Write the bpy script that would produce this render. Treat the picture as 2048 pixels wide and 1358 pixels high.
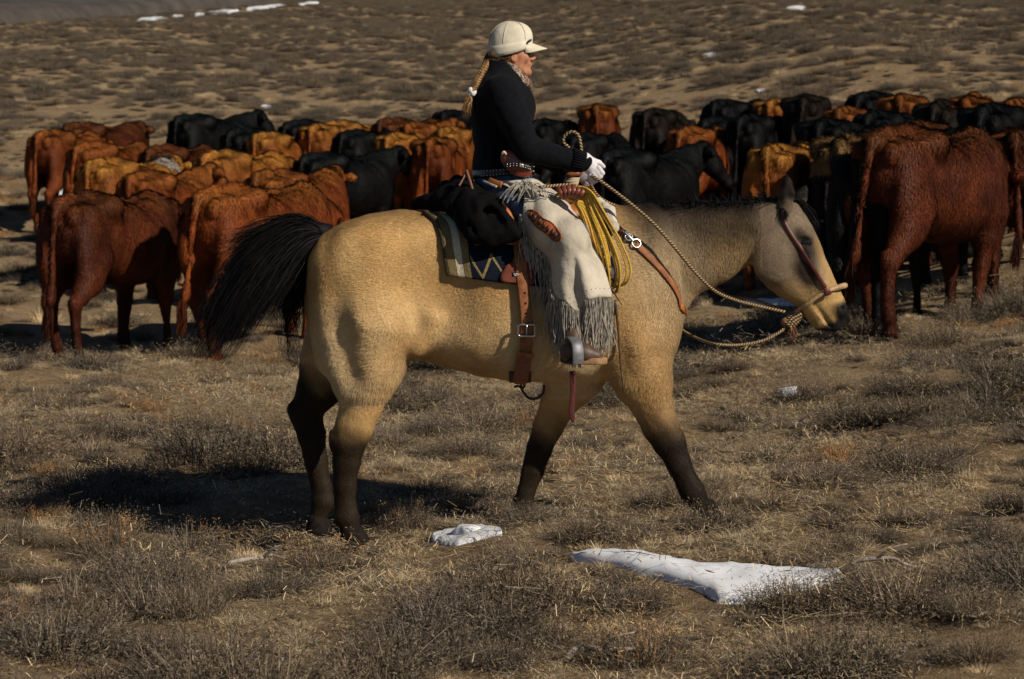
import bpy, math, random
import numpy as np
from mathutils import Vector, Matrix
from mathutils.bvhtree import BVHTree

for o in list(bpy.data.objects):
    bpy.data.objects.remove(o)
SC = bpy.context.scene
COL = SC.collection
rng = np.random.default_rng(7)
random.seed(7)

# ------------------------------------------------------------------ camera
FPX = 4840.0                    # focal length in pixels of the 2048 wide photograph
CAM = np.array([0.0, -11.0, 1.77])
PITCH = math.atan((679 - 289) / FPX)
cam_d = bpy.data.cameras.new("camera")
cam = bpy.data.objects.new("camera", cam_d)
COL.objects.link(cam)
cam.location = CAM
cam.rotation_euler = (math.pi / 2 - PITCH, 0, 0)
cam_d.sensor_width = 36.0
cam_d.lens = FPX / 2048 * 36.0
cam_d.clip_start = 0.5
cam_d.clip_end = 3000
cam_d.dof.use_dof = True
cam_d.dof.focus_distance = 10.75
cam_d.dof.aperture_fstop = 7.1
SC.camera = cam

# ------------------------------------------------------------------ light
SUN_AZ = math.radians(39)       # from +x towards the camera
SUN_EL = math.radians(34)
to_sun = Vector((math.cos(SUN_AZ) * math.cos(SUN_EL), -math.sin(SUN_AZ) * math.cos(SUN_EL), math.sin(SUN_EL)))
sun_d = bpy.data.lights.new("sun", 'SUN')
sun_d.energy = 5.0
sun_d.angle = math.radians(0.5)
sun_d.color = (1.0, 0.90, 0.75)
sun = bpy.data.objects.new("sun", sun_d)
COL.objects.link(sun)
sun.location = to_sun * 30
sun.rotation_euler = to_sun.to_track_quat('Z', 'Y').to_euler()
W = bpy.data.worlds.new("World")
SC.world = W
W.use_nodes = True
_wn = W.node_tree.nodes
_sky = _wn.new('ShaderNodeTexSky')
_sky.sky_type = 'NISHITA'
_sky.sun_disc = False
_sky.sun_elevation = SUN_EL
_sky.sun_rotation = math.atan2(to_sun.x, to_sun.y)
_sky.altitude = 3000
_sky.air_density = 0.85
_sky.dust_density = 0.0
W.node_tree.links.new(_sky.outputs[0], _wn['Background'].inputs[0])
_wn['Background'].inputs[1].default_value = 0.05
SC.view_settings.view_transform = 'Standard'
SC.view_settings.look = 'None'
SC.view_settings.gamma = 1.0
SC.view_settings.exposure = -0.06
SC.view_settings.use_curve_mapping = False
SC.cycles.max_bounces = 5
SC.cycles.diffuse_bounces = 2
SC.cycles.glossy_bounces = 2
SC.cycles.use_denoising = True

# ------------------------------------------------------------------ helpers: picture <-> place
_R = np.array([1.0, 0, 0])
_Fw = np.array([0, math.cos(PITCH), -math.sin(PITCH)])
_U = np.array([0, math.sin(PITCH), math.cos(PITCH)])
def ray(u, v):
    d = _R * ((u - 1024) / FPX) + _U * ((679 - v) / FPX) + _Fw
    return d
def P(u, v, y=0.0):
    """the point of the vertical plane at depth y that the photograph shows at pixel u, v"""
    d = ray(u, v)
    return CAM + d * ((y - CAM[1]) / d[1])
px = 1 / 440.0                  # metres per photograph pixel at the horse

# ------------------------------------------------------------------ helpers: mesh
def mesh_data(name, V, F, attrs=None, smooth=True, mats=(), mat_idx=None):
    V = np.asarray(V, np.float32)
    if not isinstance(F, (list, tuple)):
        F = [F]
    F = [np.asarray(f, np.int32) for f in F if len(f)]
    me = bpy.data.meshes.new(name)
    me.vertices.add(len(V))
    me.vertices.foreach_set('co', V.ravel())
    loops = np.concatenate([f.ravel() for f in F])
    tot = np.concatenate([np.full(len(f), f.shape[1], np.int32) for f in F])
    st = np.concatenate([[0], np.cumsum(tot)[:-1]]).astype(np.int32)
    me.loops.add(len(loops))
    me.loops.foreach_set('vertex_index', loops)
    me.polygons.add(len(tot))
    me.polygons.foreach_set('loop_start', st)
    if mat_idx is not None:
        me.polygons.foreach_set('material_index', np.asarray(mat_idx, np.int32))
    me.polygons.foreach_set('use_smooth', np.full(len(tot), smooth, bool))
    me.update(calc_edges=True)
    for k, a in (attrs or {}).items():
        a = np.asarray(a, np.float32)
        if a.ndim == 2 and a.shape[1] == 3 and k == 'nrm':
            at = me.attributes.new(k, 'FLOAT_VECTOR', 'POINT'); at.data.foreach_set('vector', a.ravel())
        elif a.ndim == 2:
            if a.shape[1] == 3:
                a = np.c_[a, np.ones(len(a))]
            at = me.attributes.new(k, 'FLOAT_COLOR', 'POINT'); at.data.foreach_set('color', a.astype(np.float32).ravel())
        else:
            at = me.attributes.new(k, 'FLOAT', 'POINT'); at.data.foreach_set('value', a)
    for m in mats:
        me.materials.append(m)
    return me
def wloc(o):
    p = np.zeros(3)
    while o is not None:
        p = p + np.array(o.location); o = o.parent
    return p
def mk(name, V, F, mat, parent=None, base=None, attrs=None, smooth=True, kind=None, label=None, category=None, group=None, mat_idx=None):
    """one mesh object from world-space vertices; base = the origin of a top-level thing"""
    V = np.asarray(V, np.float64)
    org = wloc(parent) if parent is not None else np.array(base if base is not None else (0, 0, 0), float)
    mats = mat if isinstance(mat, (list, tuple)) else [mat]
    me = mesh_data(name, V - org, F, attrs, smooth, mats, mat_idx)
    o = bpy.data.objects.new(name, me)
    COL.objects.link(o)
    if parent is not None:
        o.parent = parent
    else:
        o.location = org
    tag(o, label, category, group, kind)
    return o
def tag(o, label=None, category=None, group=None, kind=None):
    if label: o['label'] = label
    if category: o['category'] = category
    if group: o['group'] = group
    if kind: o['kind'] = kind
    return o
def thing(name, base, label, category, group=None):
    o = bpy.data.objects.new(name, None)
    COL.objects.link(o)
    o.location = base
    o.empty_display_size = 0.1
    return tag(o, label, category, group)
def join(parts):
    Vs, Fs, n = [], {}, 0
    for V, F in parts:
        V = np.asarray(V, float)
        if not isinstance(F, (list, tuple)): F = [F]
        for f in F:
            f = np.asarray(f)
            if len(f): Fs.setdefault(f.shape[1], []).append(f + n)
        Vs.append(V); n += len(V)
    return np.concatenate(Vs), [np.concatenate(x) for x in Fs.values()]
def spl(pts, n, closed=False):
    """Catmull-Rom through the points, n samples"""
    p = np.asarray(pts, float)
    m = len(p)
    if closed:
        q = np.vstack([p[-1], p, p[0], p[1]]); segs = m
    else:
        q = np.vstack([2 * p[0] - p[1], p, 2 * p[-1] - p[-2]]); segs = m - 1
    t = np.linspace(0, segs, n, endpoint=not closed)
    i = np.minimum(t.astype(int), segs - 1); f = (t - i)[:, None]
    a, b, c, d = q[i], q[i + 1], q[i + 2], q[i + 3]
    return .5 * (2 * b + (c - a) * f + (2 * a - 5 * b + 4 * c - d) * f ** 2 + (3 * b - a - 3 * c + d) * f ** 3)
def nrmz(a):
    return a / np.maximum(np.linalg.norm(a, axis=-1, keepdims=True), 1e-9)
def frames(p, closed=False, up=None):
    T = np.gradient(p, axis=0)
    if closed:
        T = np.roll(p, -1, 0) - np.roll(p, 1, 0)
    T = nrmz(T)
    if up is not None:
        up = np.broadcast_to(np.asarray(up, float), p.shape)
        S = nrmz(np.cross(T, up)); N = np.cross(S, T)
        return T, S, N
    n = np.array([0, 0, 1.0]) if abs(T[0][2]) < .9 else np.array([0, 1.0, 0])
    S = np.zeros_like(p); N = np.zeros_like(p)
    for i in range(len(p)):
        n = n - T[i] * (n @ T[i]); n = n / max(np.linalg.norm(n), 1e-9)
        N[i] = n; S[i] = np.cross(T[i], n)
    return T, S, N
def tube(p, r, k=8, closed=False, flat=1.0, up=None, cap=True):
    p = np.asarray(p, float); n = len(p)
    r = np.broadcast_to(np.asarray(r, float), (n,))
    T, S, N = frames(p, closed, up)
    a = np.arange(k) * 2 * math.pi / k
    V = p[:, None] + r[:, None, None] * (np.cos(a)[None, :, None] * S[:, None] + flat * np.sin(a)[None, :, None] * N[:, None])
    i = np.arange(n if closed else n - 1)[:, None]; j = np.arange(k)[None]
    F = np.stack([(i * k + j), (i * k + (j + 1) % k), (((i + 1) % n) * k + (j + 1) % k), (((i + 1) % n) * k + j)], -1).reshape(-1, 4)
    V = V.reshape(-1, 3)
    if cap and not closed:
        c = np.array([p[0], p[-1]]); b = len(V); V = np.vstack([V, c])
        jj = np.arange(k)
        t1 = np.stack([np.full(k, b), (jj + 1) % k, jj], -1)
        t2 = np.stack([np.full(k, b + 1), (n - 1) * k + jj, (n - 1) * k + (jj + 1) % k], -1)
        return V, [F, np.vstack([t1, t2])]
    return V, [F]
def strap(p, w, th, nor):
    """flat band along p, width w, thickness th, outward normals nor; slightly rounded edges"""
    p = np.asarray(p, float); n = len(p)
    w = np.broadcast_to(np.asarray(w, float), (n,))[:, None]
    T = nrmz(np.gradient(p, axis=0)); nor = np.broadcast_to(np.asarray(nor, float), p.shape)
    S = nrmz(np.cross(T, nor)); N = nrmz(np.cross(S, T))
    prof = [(-.5, 0), (-.5, .6), (-.42, 1), (0, 1.12), (.42, 1), (.5, .6), (.5, 0)]
    k = len(prof)
    V = np.stack([p + S * w * a + N * th * b for a, b in prof], 1).reshape(-1, 3)
    i = np.arange(n - 1)[:, None]; j = np.arange(k)[None]
    F = np.stack([i * k + j, (i + 1) * k + j, (i + 1) * k + (j + 1) % k, i * k + (j + 1) % k], -1).reshape(-1, 4)
    e = [[0 * k + x for x in range(k)], [(n - 1) * k + x for x in range(k)][::-1]]
    return V, [F, np.array(e)]
def box(c, s, R=None):
    c = np.asarray(c, float); s = np.asarray(s, float) / 2
    q = np.array([[x, y, z] for x in (-1, 1) for y in (-1, 1) for z in (-1, 1)], float) * s
    if R is not None: q = q @ np.asarray(R).T
    return q + c, np.array([[0, 1, 3, 2], [4, 6, 7, 5], [0, 4, 5, 1], [2, 3, 7, 6], [0, 2, 6, 4], [1, 5, 7, 3]])
def ball(c, r, k=12, m=8, R=None):
    r = np.broadcast_to(np.asarray(r, float), (3,))
    V = [[0, 0, 1.0]]
    for i in range(1, m):
        t = math.pi * i / m
        for j in range(k):
            a = 2 * math.pi * j / k
            V.append([math.sin(t) * math.cos(a), math.sin(t) * math.sin(a), math.cos(t)])
    V.append([0, 0, -1.0]); V = np.array(V) * r
    if R is not None: V = V @ np.asarray(R).T
    Q, T = [], []
    for j in range(k):
        T.append([0, 1 + j, 1 + (j + 1) % k])
        T.append([len(V) - 1, 1 + (m - 2) * k + (j + 1) % k, 1 + (m - 2) * k + j])
        for i in range(m - 2):
            Q.append([1 + i * k + j, 1 + (i + 1) * k + j, 1 + (i + 1) * k + (j + 1) % k, 1 + i * k + (j + 1) % k])
    return V + np.asarray(c, float), [np.array(Q), np.array(T)]
def grid_faces(n, m, closed_u=False):
    i = np.arange(n - 1)[:, None]; j = np.arange(m if closed_u else m - 1)[None]
    return np.stack([i * m + j, i * m + (j + 1) % m, (i + 1) * m + (j + 1) % m, (i + 1) * m + j], -1).reshape(-1, 4)
def vnormals(V, F):
    N = np.zeros_like(V)
    for f in (F if isinstance(F, (list, tuple)) else [F]):
        a, b, c = V[f[:, 0]], V[f[:, 1]], V[f[:, -1]]
        if f.shape[1] == 4:
            fn = np.cross(V[f[:, 2]] - V[f[:, 0]], V[f[:, 3]] - V[f[:, 1]])
        else:
            fn = np.cross(b - a, c - a)
        for q in range(f.shape[1]):
            np.add.at(N, f[:, q], fn)
    return nrmz(N)
def sheet(G, th):
    """closed two-sided cloth from a grid of points G (n, m, 3)"""
    n, m = G.shape[:2]
    V = G.reshape(-1, 3); F = grid_faces(n, m)
    N = vnormals(V, F)
    A = V + N * th / 2; B = V - N * th / 2; k = n * m
    idx = np.arange(k).reshape(n, m)
    rim = np.concatenate([idx[0, :], idx[1:, -1], idx[-1, -2::-1], idx[-2:0:-1, 0]])
    r2 = np.roll(rim, -1)
    side = np.stack([rim, r2, r2 + k, rim + k], -1)[:, ::-1]
    return np.vstack([A, B]), [np.vstack([F, F[:, ::-1] + k, side])]
_w = [(rng.normal(size=3), rng.uniform(0, 6.28)) for _ in range(60)]
def fnoise(p, scale, oct=3, seed=0):
    """cheap smooth noise, about -1..1"""
    p = np.asarray(p, float); out = 0; amp = 1.0; tot = 0
    for o_ in range(oct):
        s = 0
        for q in range(6):
            d, ph = _w[(seed * 17 + o_ * 6 + q) % 60]
            s = s + np.sin((p @ d) * scale * 2 ** o_ + ph)
        out = out + amp * s / 2.6; tot += amp; amp *= .5
    return out / tot

# ------------------------------------------------------------------ helpers: bodies as smooth fields
class Field:
    def __init__(s, lo, hi, h):
        s.lo = np.array(lo, float); s.h = h
        n = np.ceil((np.array(hi, float) - s.lo) / h).astype(int) + 1
        s.ax = [(s.lo[i] + h * np.arange(n[i])).astype(np.float32) for i in range(3)]
        s.F = np.full(n, 1.0, np.float32)
    def sub(s, lo, hi):
        sl, g = [], []
        for i in range(3):
            a = int(max(0, math.floor((lo[i] - s.lo[i]) / s.h))); b = int(min(len(s.ax[i]), math.ceil((hi[i] - s.lo[i]) / s.h) + 1))
            a = min(a, len(s.ax[i])); b = max(b, a)
            sl.append(slice(a, b)); sh = [1, 1, 1]; sh[i] = -1
            g.append(s.ax[i][a:b].reshape(sh))
        return tuple(sl), g
    def put(s, sl, d, k, op):
        a = s.F[sl]
        if a.size == 0: return
        if op == 'u':
            if k > 0:
                h = np.maximum(k - np.abs(a - d), 0) / k
                s.F[sl] = np.minimum(a, d) - h * h * k * .25
            else: s.F[sl] = np.minimum(a, d)
        else:
            d = -d
            h = np.maximum(k - np.abs(a - d), 0) / max(k, 1e-6)
            s.F[sl] = np.maximum(a, d) + h * h * k * .25
    def cone(s, a, b, ra, rb, sy=1.0, k=.03, op='u', sx=1.0):
        a = np.asarray(a, float); b = np.asarray(b, float)
        m = (max(ra, rb)) * max(1, sy, sx) + k + s.h * 2
        sl, (X, Y, Z) = s.sub(np.minimum(a, b) - m, np.maximum(a, b) + m)
        ab = b - a; L = max(ab @ ab, 1e-9)
        t = np.clip(((X - a[0]) * ab[0] + (Y - a[1]) * ab[1] + (Z - a[2]) * ab[2]) / L, 0, 1)
        dx = (X - a[0] - t * ab[0]) / sx; dy = (Y - a[1] - t * ab[1]) / sy; dz = Z - a[2] - t * ab[2]
        d = (np.sqrt(dx * dx + dy * dy + dz * dz) - (ra + (rb - ra) * t)) * min(1, sy, sx)
        s.put(sl, d.astype(np.float32), k, op)
    def chain(s, pts, rs, sy=1.0, k=.03):
        for i in range(len(pts) - 1):
            s.cone(pts[i], pts[i + 1], rs[i], rs[i + 1], sy, k if i < 2 else min(k, .012))
    def ell(s, c, r, ang=0.0, k=.03, op='u', yaw=0.0):
        c = np.asarray(c, float); r = np.asarray(r, float)
        m = max(r) + k + s.h * 2
        sl, (X, Y, Z) = s.sub(c - m, c + m)
        x, y, z = X - c[0], Y - c[1], Z - c[2]
        if yaw:
            x, y = x * math.cos(yaw) + y * math.sin(yaw), -x * math.sin(yaw) + y * math.cos(yaw)
        ca, sa = math.cos(ang), math.sin(ang)
        x, z = x * ca + z * sa, -x * sa + z * ca
        k0 = np.sqrt((x / r[0]) ** 2 + (y / r[1]) ** 2 + (z / r[2]) ** 2)
        k1 = np.sqrt((x / r[0] ** 2) ** 2 + (y / r[1] ** 2) ** 2 + (z / r[2] ** 2) ** 2)
        d = k0 * (k0 - 1) / np.maximum(k1, 1e-4)
        s.put(sl, d.astype(np.float32), k, op)
    def loft(s, st, org=(0, 0, 0), ax=(1, 0, 0), up=(0, 0, 1), k=.03, e=2.2, yc=0.0):
        """sections along ax: rows of (s, top, bottom, half width) measured along up and the third axis"""
        st = np.array(st, float); org = np.asarray(org, float); ax = np.asarray(ax, float); up = np.asarray(up, float); sd = np.cross(ax, up)
        pts = []
        for row in st:
            for q in (row[1], row[2]):
                for w_ in (-row[3], row[3]):
                    pts.append(org + ax * row[0] + up * q + sd * w_)
        pts = np.array(pts); m = k + s.h * 3
        sl, (X, Y, Z) = s.sub(pts.min(0) - m, pts.max(0) + m)
        x, y, z = X - org[0], Y - org[1], Z - org[2]
        t = x * ax[0] + y * ax[1] + z * ax[2]; q = x * up[0] + y * up[1] + z * up[2]; w_ = x * sd[0] + y * sd[1] + z * sd[2] - yc
        tt = np.clip(t, st[0, 0], st[-1, 0])
        fine = np.linspace(st[0, 0], st[-1, 0], 240)
        def sm(col):
            f = np.interp(fine, st[:, 0], st[:, col])
            for _ in range(3):
                f[1:-1] = .25 * f[:-2] + .5 * f[1:-1] + .25 * f[2:]
            return np.interp(tt, fine, f)
        top, bot, hw = sm(1), sm(2), sm(3)
        c = (top + bot) / 2; hh = np.maximum((top - bot) / 2, 1e-3)
        rr = (np.abs((q - c) / hh) ** e + np.abs(w_ / hw) ** e) ** (1 / e)
        d = (rr - 1) * np.minimum(hh, hw)
        over = np.abs(t - tt)
        d = np.where(over > 0, np.maximum(d, 0) + over, d)
        s.put(sl, d.astype(np.float32), k, 'u')
    def noise(s, amp, scale, seed=0):
        X, Y, Z = np.meshgrid(*s.ax, indexing='ij')
        band = np.abs(s.F) < amp * 3
        p = np.stack([X[band], Y[band], Z[band]], -1)
        s.F[band] += (amp * fnoise(p, scale, 3, seed)).astype(np.float32)
    def mesh(s, relax=1):
        F = s.F; S = F < 0
        n = np.array(F.shape) - 1
        cs = [(i, j, k) for i in (0, 1) for j in (0, 1) for k in (0, 1)]
        def sh(A, c): return A[c[0]:n[0] + c[0], c[1]:n[1] + c[1], c[2]:n[2] + c[2]]
        cnt = sum(sh(S, c).astype(np.int8) for c in cs)
        act = (cnt > 0) & (cnt < 8)
        ijk = np.argwhere(act); idx = np.full(act.shape, -1, np.int32); idx[act] = np.arange(len(ijk))
        acc = np.zeros((len(ijk), 3)); w_ = np.zeros(len(ijk))
        for a in cs:
            for b in cs:
                if sum(b) == sum(a) + 1 and all(b[q] >= a[q] for q in range(3)):
                    fa = F[tuple((ijk + a).T)]; fb = F[tuple((ijk + b).T)]
                    mm = (fa < 0) != (fb < 0)
                    t = np.where(mm, fa / np.where(mm, fa - fb, 1), 0)[:, None]
                    acc += np.where(mm[:, None], np.array(a) + (np.array(b) - np.array(a)) * t, 0); w_ += mm
        V = s.lo + s.h * (ijk + acc / w_[:, None])
        Q = []
        for axis in range(3):
            u, v = (axis + 1) % 3, (axis + 2) % 3
            A = S; sl0 = [slice(None)] * 3; sl1 = [slice(None)] * 3
            sl0[axis] = slice(0, -1); sl1[axis] = slice(1, None)
            s0, s1 = A[tuple(sl0)], A[tuple(sl1)]
            e = np.argwhere(s0 != s1)
            ok = (e[:, u] > 0) & (e[:, v] > 0) & (e[:, u] < n[u]) & (e[:, v] < n[v])
            e = e[ok]
            du = np.zeros(3, int); du[u] = 1; dv = np.zeros(3, int); dv[v] = 1
            q = np.stack([idx[tuple((e - du - dv).T)], idx[tuple((e - dv).T)], idx[tuple(e.T)], idx[tuple((e - du).T)]], -1)
            fl = ~s0[tuple(e.T)]
            q[fl] = q[fl][:, ::-1]
            Q.append(q)
        Q = np.concatenate(Q); Q = Q[(Q >= 0).all(1)]
        for _ in range(relax):
            for f in (.5, -.52):
                A = np.zeros_like(V); c = np.zeros(len(V))
                for a in range(4):
                    for b in ((a + 1) % 4, (a + 3) % 4):
                        np.add.at(A, Q[:, a], V[Q[:, b]]); np.add.at(c, Q[:, a], 1)
                V = V + f * (A / np.maximum(c, 1)[:, None] - V)
        return V, Q
def scatter(V, Q, n, N=None, wfun=None, r=rng):
    """n random points on a quad/tri mesh: position, normal, and the vertex each came from"""
    if N is None: N = vnormals(V, Q)
    a = np.linalg.norm(np.cross(V[Q[:, 2]] - V[Q[:, 0]], V[Q[:, -1]] - V[Q[:, 1]]), axis=1)
    if wfun is not None: a = a * wfun(V[Q].mean(1), N[Q].mean(1))
    c = np.cumsum(a); f = np.searchsorted(c, r.random(n) * c[-1]); f = np.minimum(f, len(Q) - 1)
    s, t = r.random(n)[:, None], r.random(n)[:, None]
    q = Q[f]
    w4 = [(1 - s) * (1 - t), s * (1 - t), s * t, (1 - s) * t]
    p = sum(V[q[:, i]] * w4[i] for i in range(4)); nn = nrmz(sum(N[q[:, i]] * w4[i] for i in range(4)))
    return p, nn, q[:, 0]
def hairs(p, nor, d, length, width, lift, jitter, r=rng):
    """short flat hairs: one bent sliver each. returns V, F, base index per vertex"""
    n = len(p)
    d = d + r.normal(size=(n, 3)) * jitter
    d = nrmz(d - nor * np.sum(d * nor, 1, keepdims=True))
    L = np.broadcast_to(length, (n,))[:, None] * r.uniform(.6, 1.25, (n, 1))
    S = nrmz(np.cross(nor, d)) * width / 2
    lf = np.broadcast_to(lift, (n,))[:, None] * r.uniform(.5, 1.5, (n, 1))
    b = p - nor * .002
    m = p + d * L * .5 + nor * lf * L * .65
    e = p + d * L + nor * lf * L
    V = np.stack([b - S, b + S, m + S * .8, m - S * .8, e], 1).reshape(-1, 3)
    o = np.arange(n)[:, None] * 5
    return V, [o + np.array([[0, 1, 2, 3]]), o + np.array([[3, 2, 4]])], np.repeat(np.arange(n), 5)

# ------------------------------------------------------------------ helpers: materials
def newmat(name):
    m = bpy.data.materials.new(name); m.use_nodes = True
    nt = m.node_tree; b = nt.nodes['Principled BSDF']
    return m, nt, b
def L(nt, a, b): nt.links.new(a, b)
def mixc(nt, fac, a, b, mode='MIX'):
    n = nt.nodes.new('ShaderNodeMix'); n.data_type = 'RGBA'; n.blend_type = mode
    for s_, v in ((0, fac), (6, a), (7, b)):
        if hasattr(v, 'links'): L(nt, v, n.inputs[s_])
        else: n.inputs[s_].default_value = v if not isinstance(v, tuple) else (*v, 1)[:4]
    return n.outputs[2]
def noise(nt, scale, detail=4, rough=.55, coord='Object', stretch=None, dist=0):
    tc = nt.nodes.new('ShaderNodeTexCoord'); n = nt.nodes.new('ShaderNodeTexNoise')
    n.inputs['Scale'].default_value = scale; n.inputs['Detail'].default_value = detail; n.inputs['Roughness'].default_value = rough
    n.inputs['Distortion'].default_value = dist
    src = tc.outputs[coord]
    if stretch:
        mp = nt.nodes.new('ShaderNodeMapping'); mp.inputs['Scale'].default_value = stretch
        L(nt, src, mp.inputs[0]); src = mp.outputs[0]
    L(nt, src, n.inputs[0])
    return n.outputs[0]
def ramp(nt, fac, stops):
    n = nt.nodes.new('ShaderNodeValToRGB'); L(nt, fac, n.inputs[0])
    el = n.color_ramp.elements
    while len(el) < len(stops): el.new(.5)
    for e, (p_, c) in zip(el, stops):
        e.position = p_; e.color = (*c, 1) if not isinstance(c, float) else (c, c, c, 1)
    return n.outputs[0]
def bump(nt, b, h, strength=.3, dist=.01):
    n = nt.nodes.new('ShaderNodeBump'); n.inputs['Strength'].default_value = strength; n.inputs['Distance'].default_value = dist
    L(nt, h, n.inputs['Height']); L(nt, n.outputs[0], b.inputs['Normal'])
def M(name, col, rough=.6, var=.3, scale=25, bmp=.25, bscale=90, bdist=.004, spec=.4, sheen=0, metal=0, stretch=None, detail=4):
    m, nt, b = newmat(name)
    lo = tuple(c * (1 - var) for c in col); hi = tuple(min(1, c * (1 + var)) for c in col)
    L(nt, ramp(nt, noise(nt, scale, detail, stretch=stretch), [(.3, lo), (.7, hi)]), b.inputs['Base Color'])
    b.inputs['Roughness'].default_value = rough; b.inputs['Specular IOR Level'].default_value = spec
    b.inputs['Sheen Weight'].default_value = sheen; b.inputs['Metallic'].default_value = metal
    if bmp: bump(nt, b, noise(nt, bscale, 5, .6, stretch=stretch), bmp, bdist)
    return m
def fur_mat(name, hair, tint=False, rough=.6, spec=.12):
    """coat colour from the 'col' attribute (times the object's own colour when tint); hairs shade with the skin's normal"""
    m, nt, b = newmat(name)
    at = nt.nodes.new('ShaderNodeAttribute'); at.attribute_name = 'col'
    c = at.outputs['Color']
    if tint:
        oi = nt.nodes.new('ShaderNodeObjectInfo')
        c = mixc(nt, 1.0, c, oi.outputs['Color'], 'MULTIPLY')
    f = ramp(nt, noise(nt, 9 if tint else 14, 5, .65), [(.3, .72 if tint else .86), (.7, 1.2 if tint else 1.1)])
    c = mixc(nt, 1.0, c, f, 'MULTIPLY')
    L(nt, c, b.inputs['Base Color'])
    b.inputs['Roughness'].default_value = rough; b.inputs['Specular IOR Level'].default_value = spec
    if hair:
        an = nt.nodes.new('ShaderNodeAttribute'); an.attribute_name = 'nrm'
        vt = nt.nodes.new('ShaderNodeVectorTransform'); vt.vector_type = 'NORMAL'; vt.convert_from = 'OBJECT'; vt.convert_to = 'WORLD'
        L(nt, an.outputs['Vector'], vt.inputs[0])
        g = nt.nodes.new('ShaderNodeNewGeometry')
        mx = nt.nodes.new('ShaderNodeMix'); mx.data_type = 'VECTOR'; mx.inputs[0].default_value = .35
        L(nt, vt.outputs[0], mx.inputs[4]); L(nt, g.outputs['Normal'], mx.inputs[5])
        nm = nt.nodes.new('ShaderNodeVectorMath'); nm.operation = 'NORMALIZE'; L(nt, mx.outputs[1], nm.inputs[0])
        L(nt, nm.outputs[0], b.inputs['Normal'])
    else:
        bump(nt, b, noise(nt, 60, 5, .65, stretch=(.4, 1, 1)), .5, .01)
    return m
def ss(a, b, x):
    t = np.clip((x - a) / (b - a), 0, 1); return t * t * (3 - 2 * t)
def lerp(a, b, t):
    t = np.asarray(t)[..., None]; return np.asarray(a) * (1 - t) + np.asarray(b) * t
# ------------------------------------------------------------------ the ground: flat by the horse, then a long slope rising behind the herd
def hprof(d):
    d = np.asarray(d, float)
    a = np.clip(d - 17.5, 0, 18)
    h = .0031 * a ** 2
    b_ = np.maximum(d - 35.5, 0)
    s0 = .0031 * 2 * 18
    h = h + s0 * np.where(b_ < 40, b_ - b_ ** 2 / 40 * .12, 40 - 40 * .12 + (b_ - 40) * .76)
    return h
def gz(x, y):
    x = np.asarray(x, float); y = np.asarray(y, float)
    d = y + 11
    lat = .055 * np.log1p(np.exp((x - .6) * 2.2)) / 2.2 * 2.2 * np.clip(d / 14, 0, 1.6)
    lat = np.minimum(lat, 1.2)
    n = .035 * np.sin(x * 1.1 + .7 * y + 1) + .03 * np.sin(1.9 * x - 1.3 * y) + .02 * np.sin(3.1 * x + 2.3 * y + 2) + .012 * np.sin(5.3 * x - 4.1 * y)
    dip = -.07 * np.exp(-((x + 1.5) / .75) ** 2 - ((y - .55) / .7) ** 2)
    far = dip + .06 * np.sin(x * .13 + y * .21) * np.clip((d - 30) / 40, 0, 1)
    return hprof(d) + lat + n * np.clip((d - 5) / 6, .6, 1.2) * np.clip(1.5 - d / 40, .25, 1) - .03 + far
def gpix(u, v):
    """ground point seen at a pixel"""
    r_ = ray(u, v); t = np.concatenate([np.arange(6, 40, .05), np.arange(40, 400, .25)])
    p = CAM + r_[None] * t[:, None]
    f = p[:, 2] - gz(p[:, 0], p[:, 1])
    i = np.argmax(f < 0)
    if f[i] >= 0: return None
    return p[i]
ys = np.concatenate([np.arange(-10, 12, .06), np.arange(12, 40, .18), np.arange(40, 160, .7), np.arange(160, 700, 8)])
ng = 420
GV = []
for y in ys:
    hw = 4.2 + (y + 11) * .36
    xs = np.linspace(-hw, hw, ng)
    z = gz(xs, np.full(ng, y))
    d = y + 11
    z = z + .012 * fnoise(np.stack([xs, np.full(ng, y), 0 * xs], -1), 7, 3, 1) * (d < 40)
    GV.append(np.stack([xs, np.full(ng, y), z], -1))
GV = np.array(GV)
gm, nt, b = newmat('dry_steppe_soil')
n1 = noise(nt, 1.3, 6, .6); n2 = noise(nt, 14, 6, .7); n3 = noise(nt, 90, 4, .7)
c = ramp(nt, n1, [(.32, (.19, .132, .076)), (.5, (.34, .24, .135)), (.68, (.47, .36, .22))])
c = mixc(nt, .55, c, ramp(nt, n2, [(.3, (.12, .08, .05)), (.52, (.32, .22, .125)), (.72, (.52, .41, .26))]))
c = mixc(nt, 1.0, c, ramp(nt, n3, [(.3, .6), (.7, 1.35)]), 'MULTIPLY')
L(nt, c, b.inputs['Base Color']); b.inputs['Roughness'].default_value = .95; b.inputs['Specular IOR Level'].default_value = .1
bump(nt, b, mixc(nt, .5, n2, n3), 1.0, .07)
ground = mk('ground', GV.reshape(-1, 3), grid_faces(len(ys), ng), gm, kind='structure')
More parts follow.
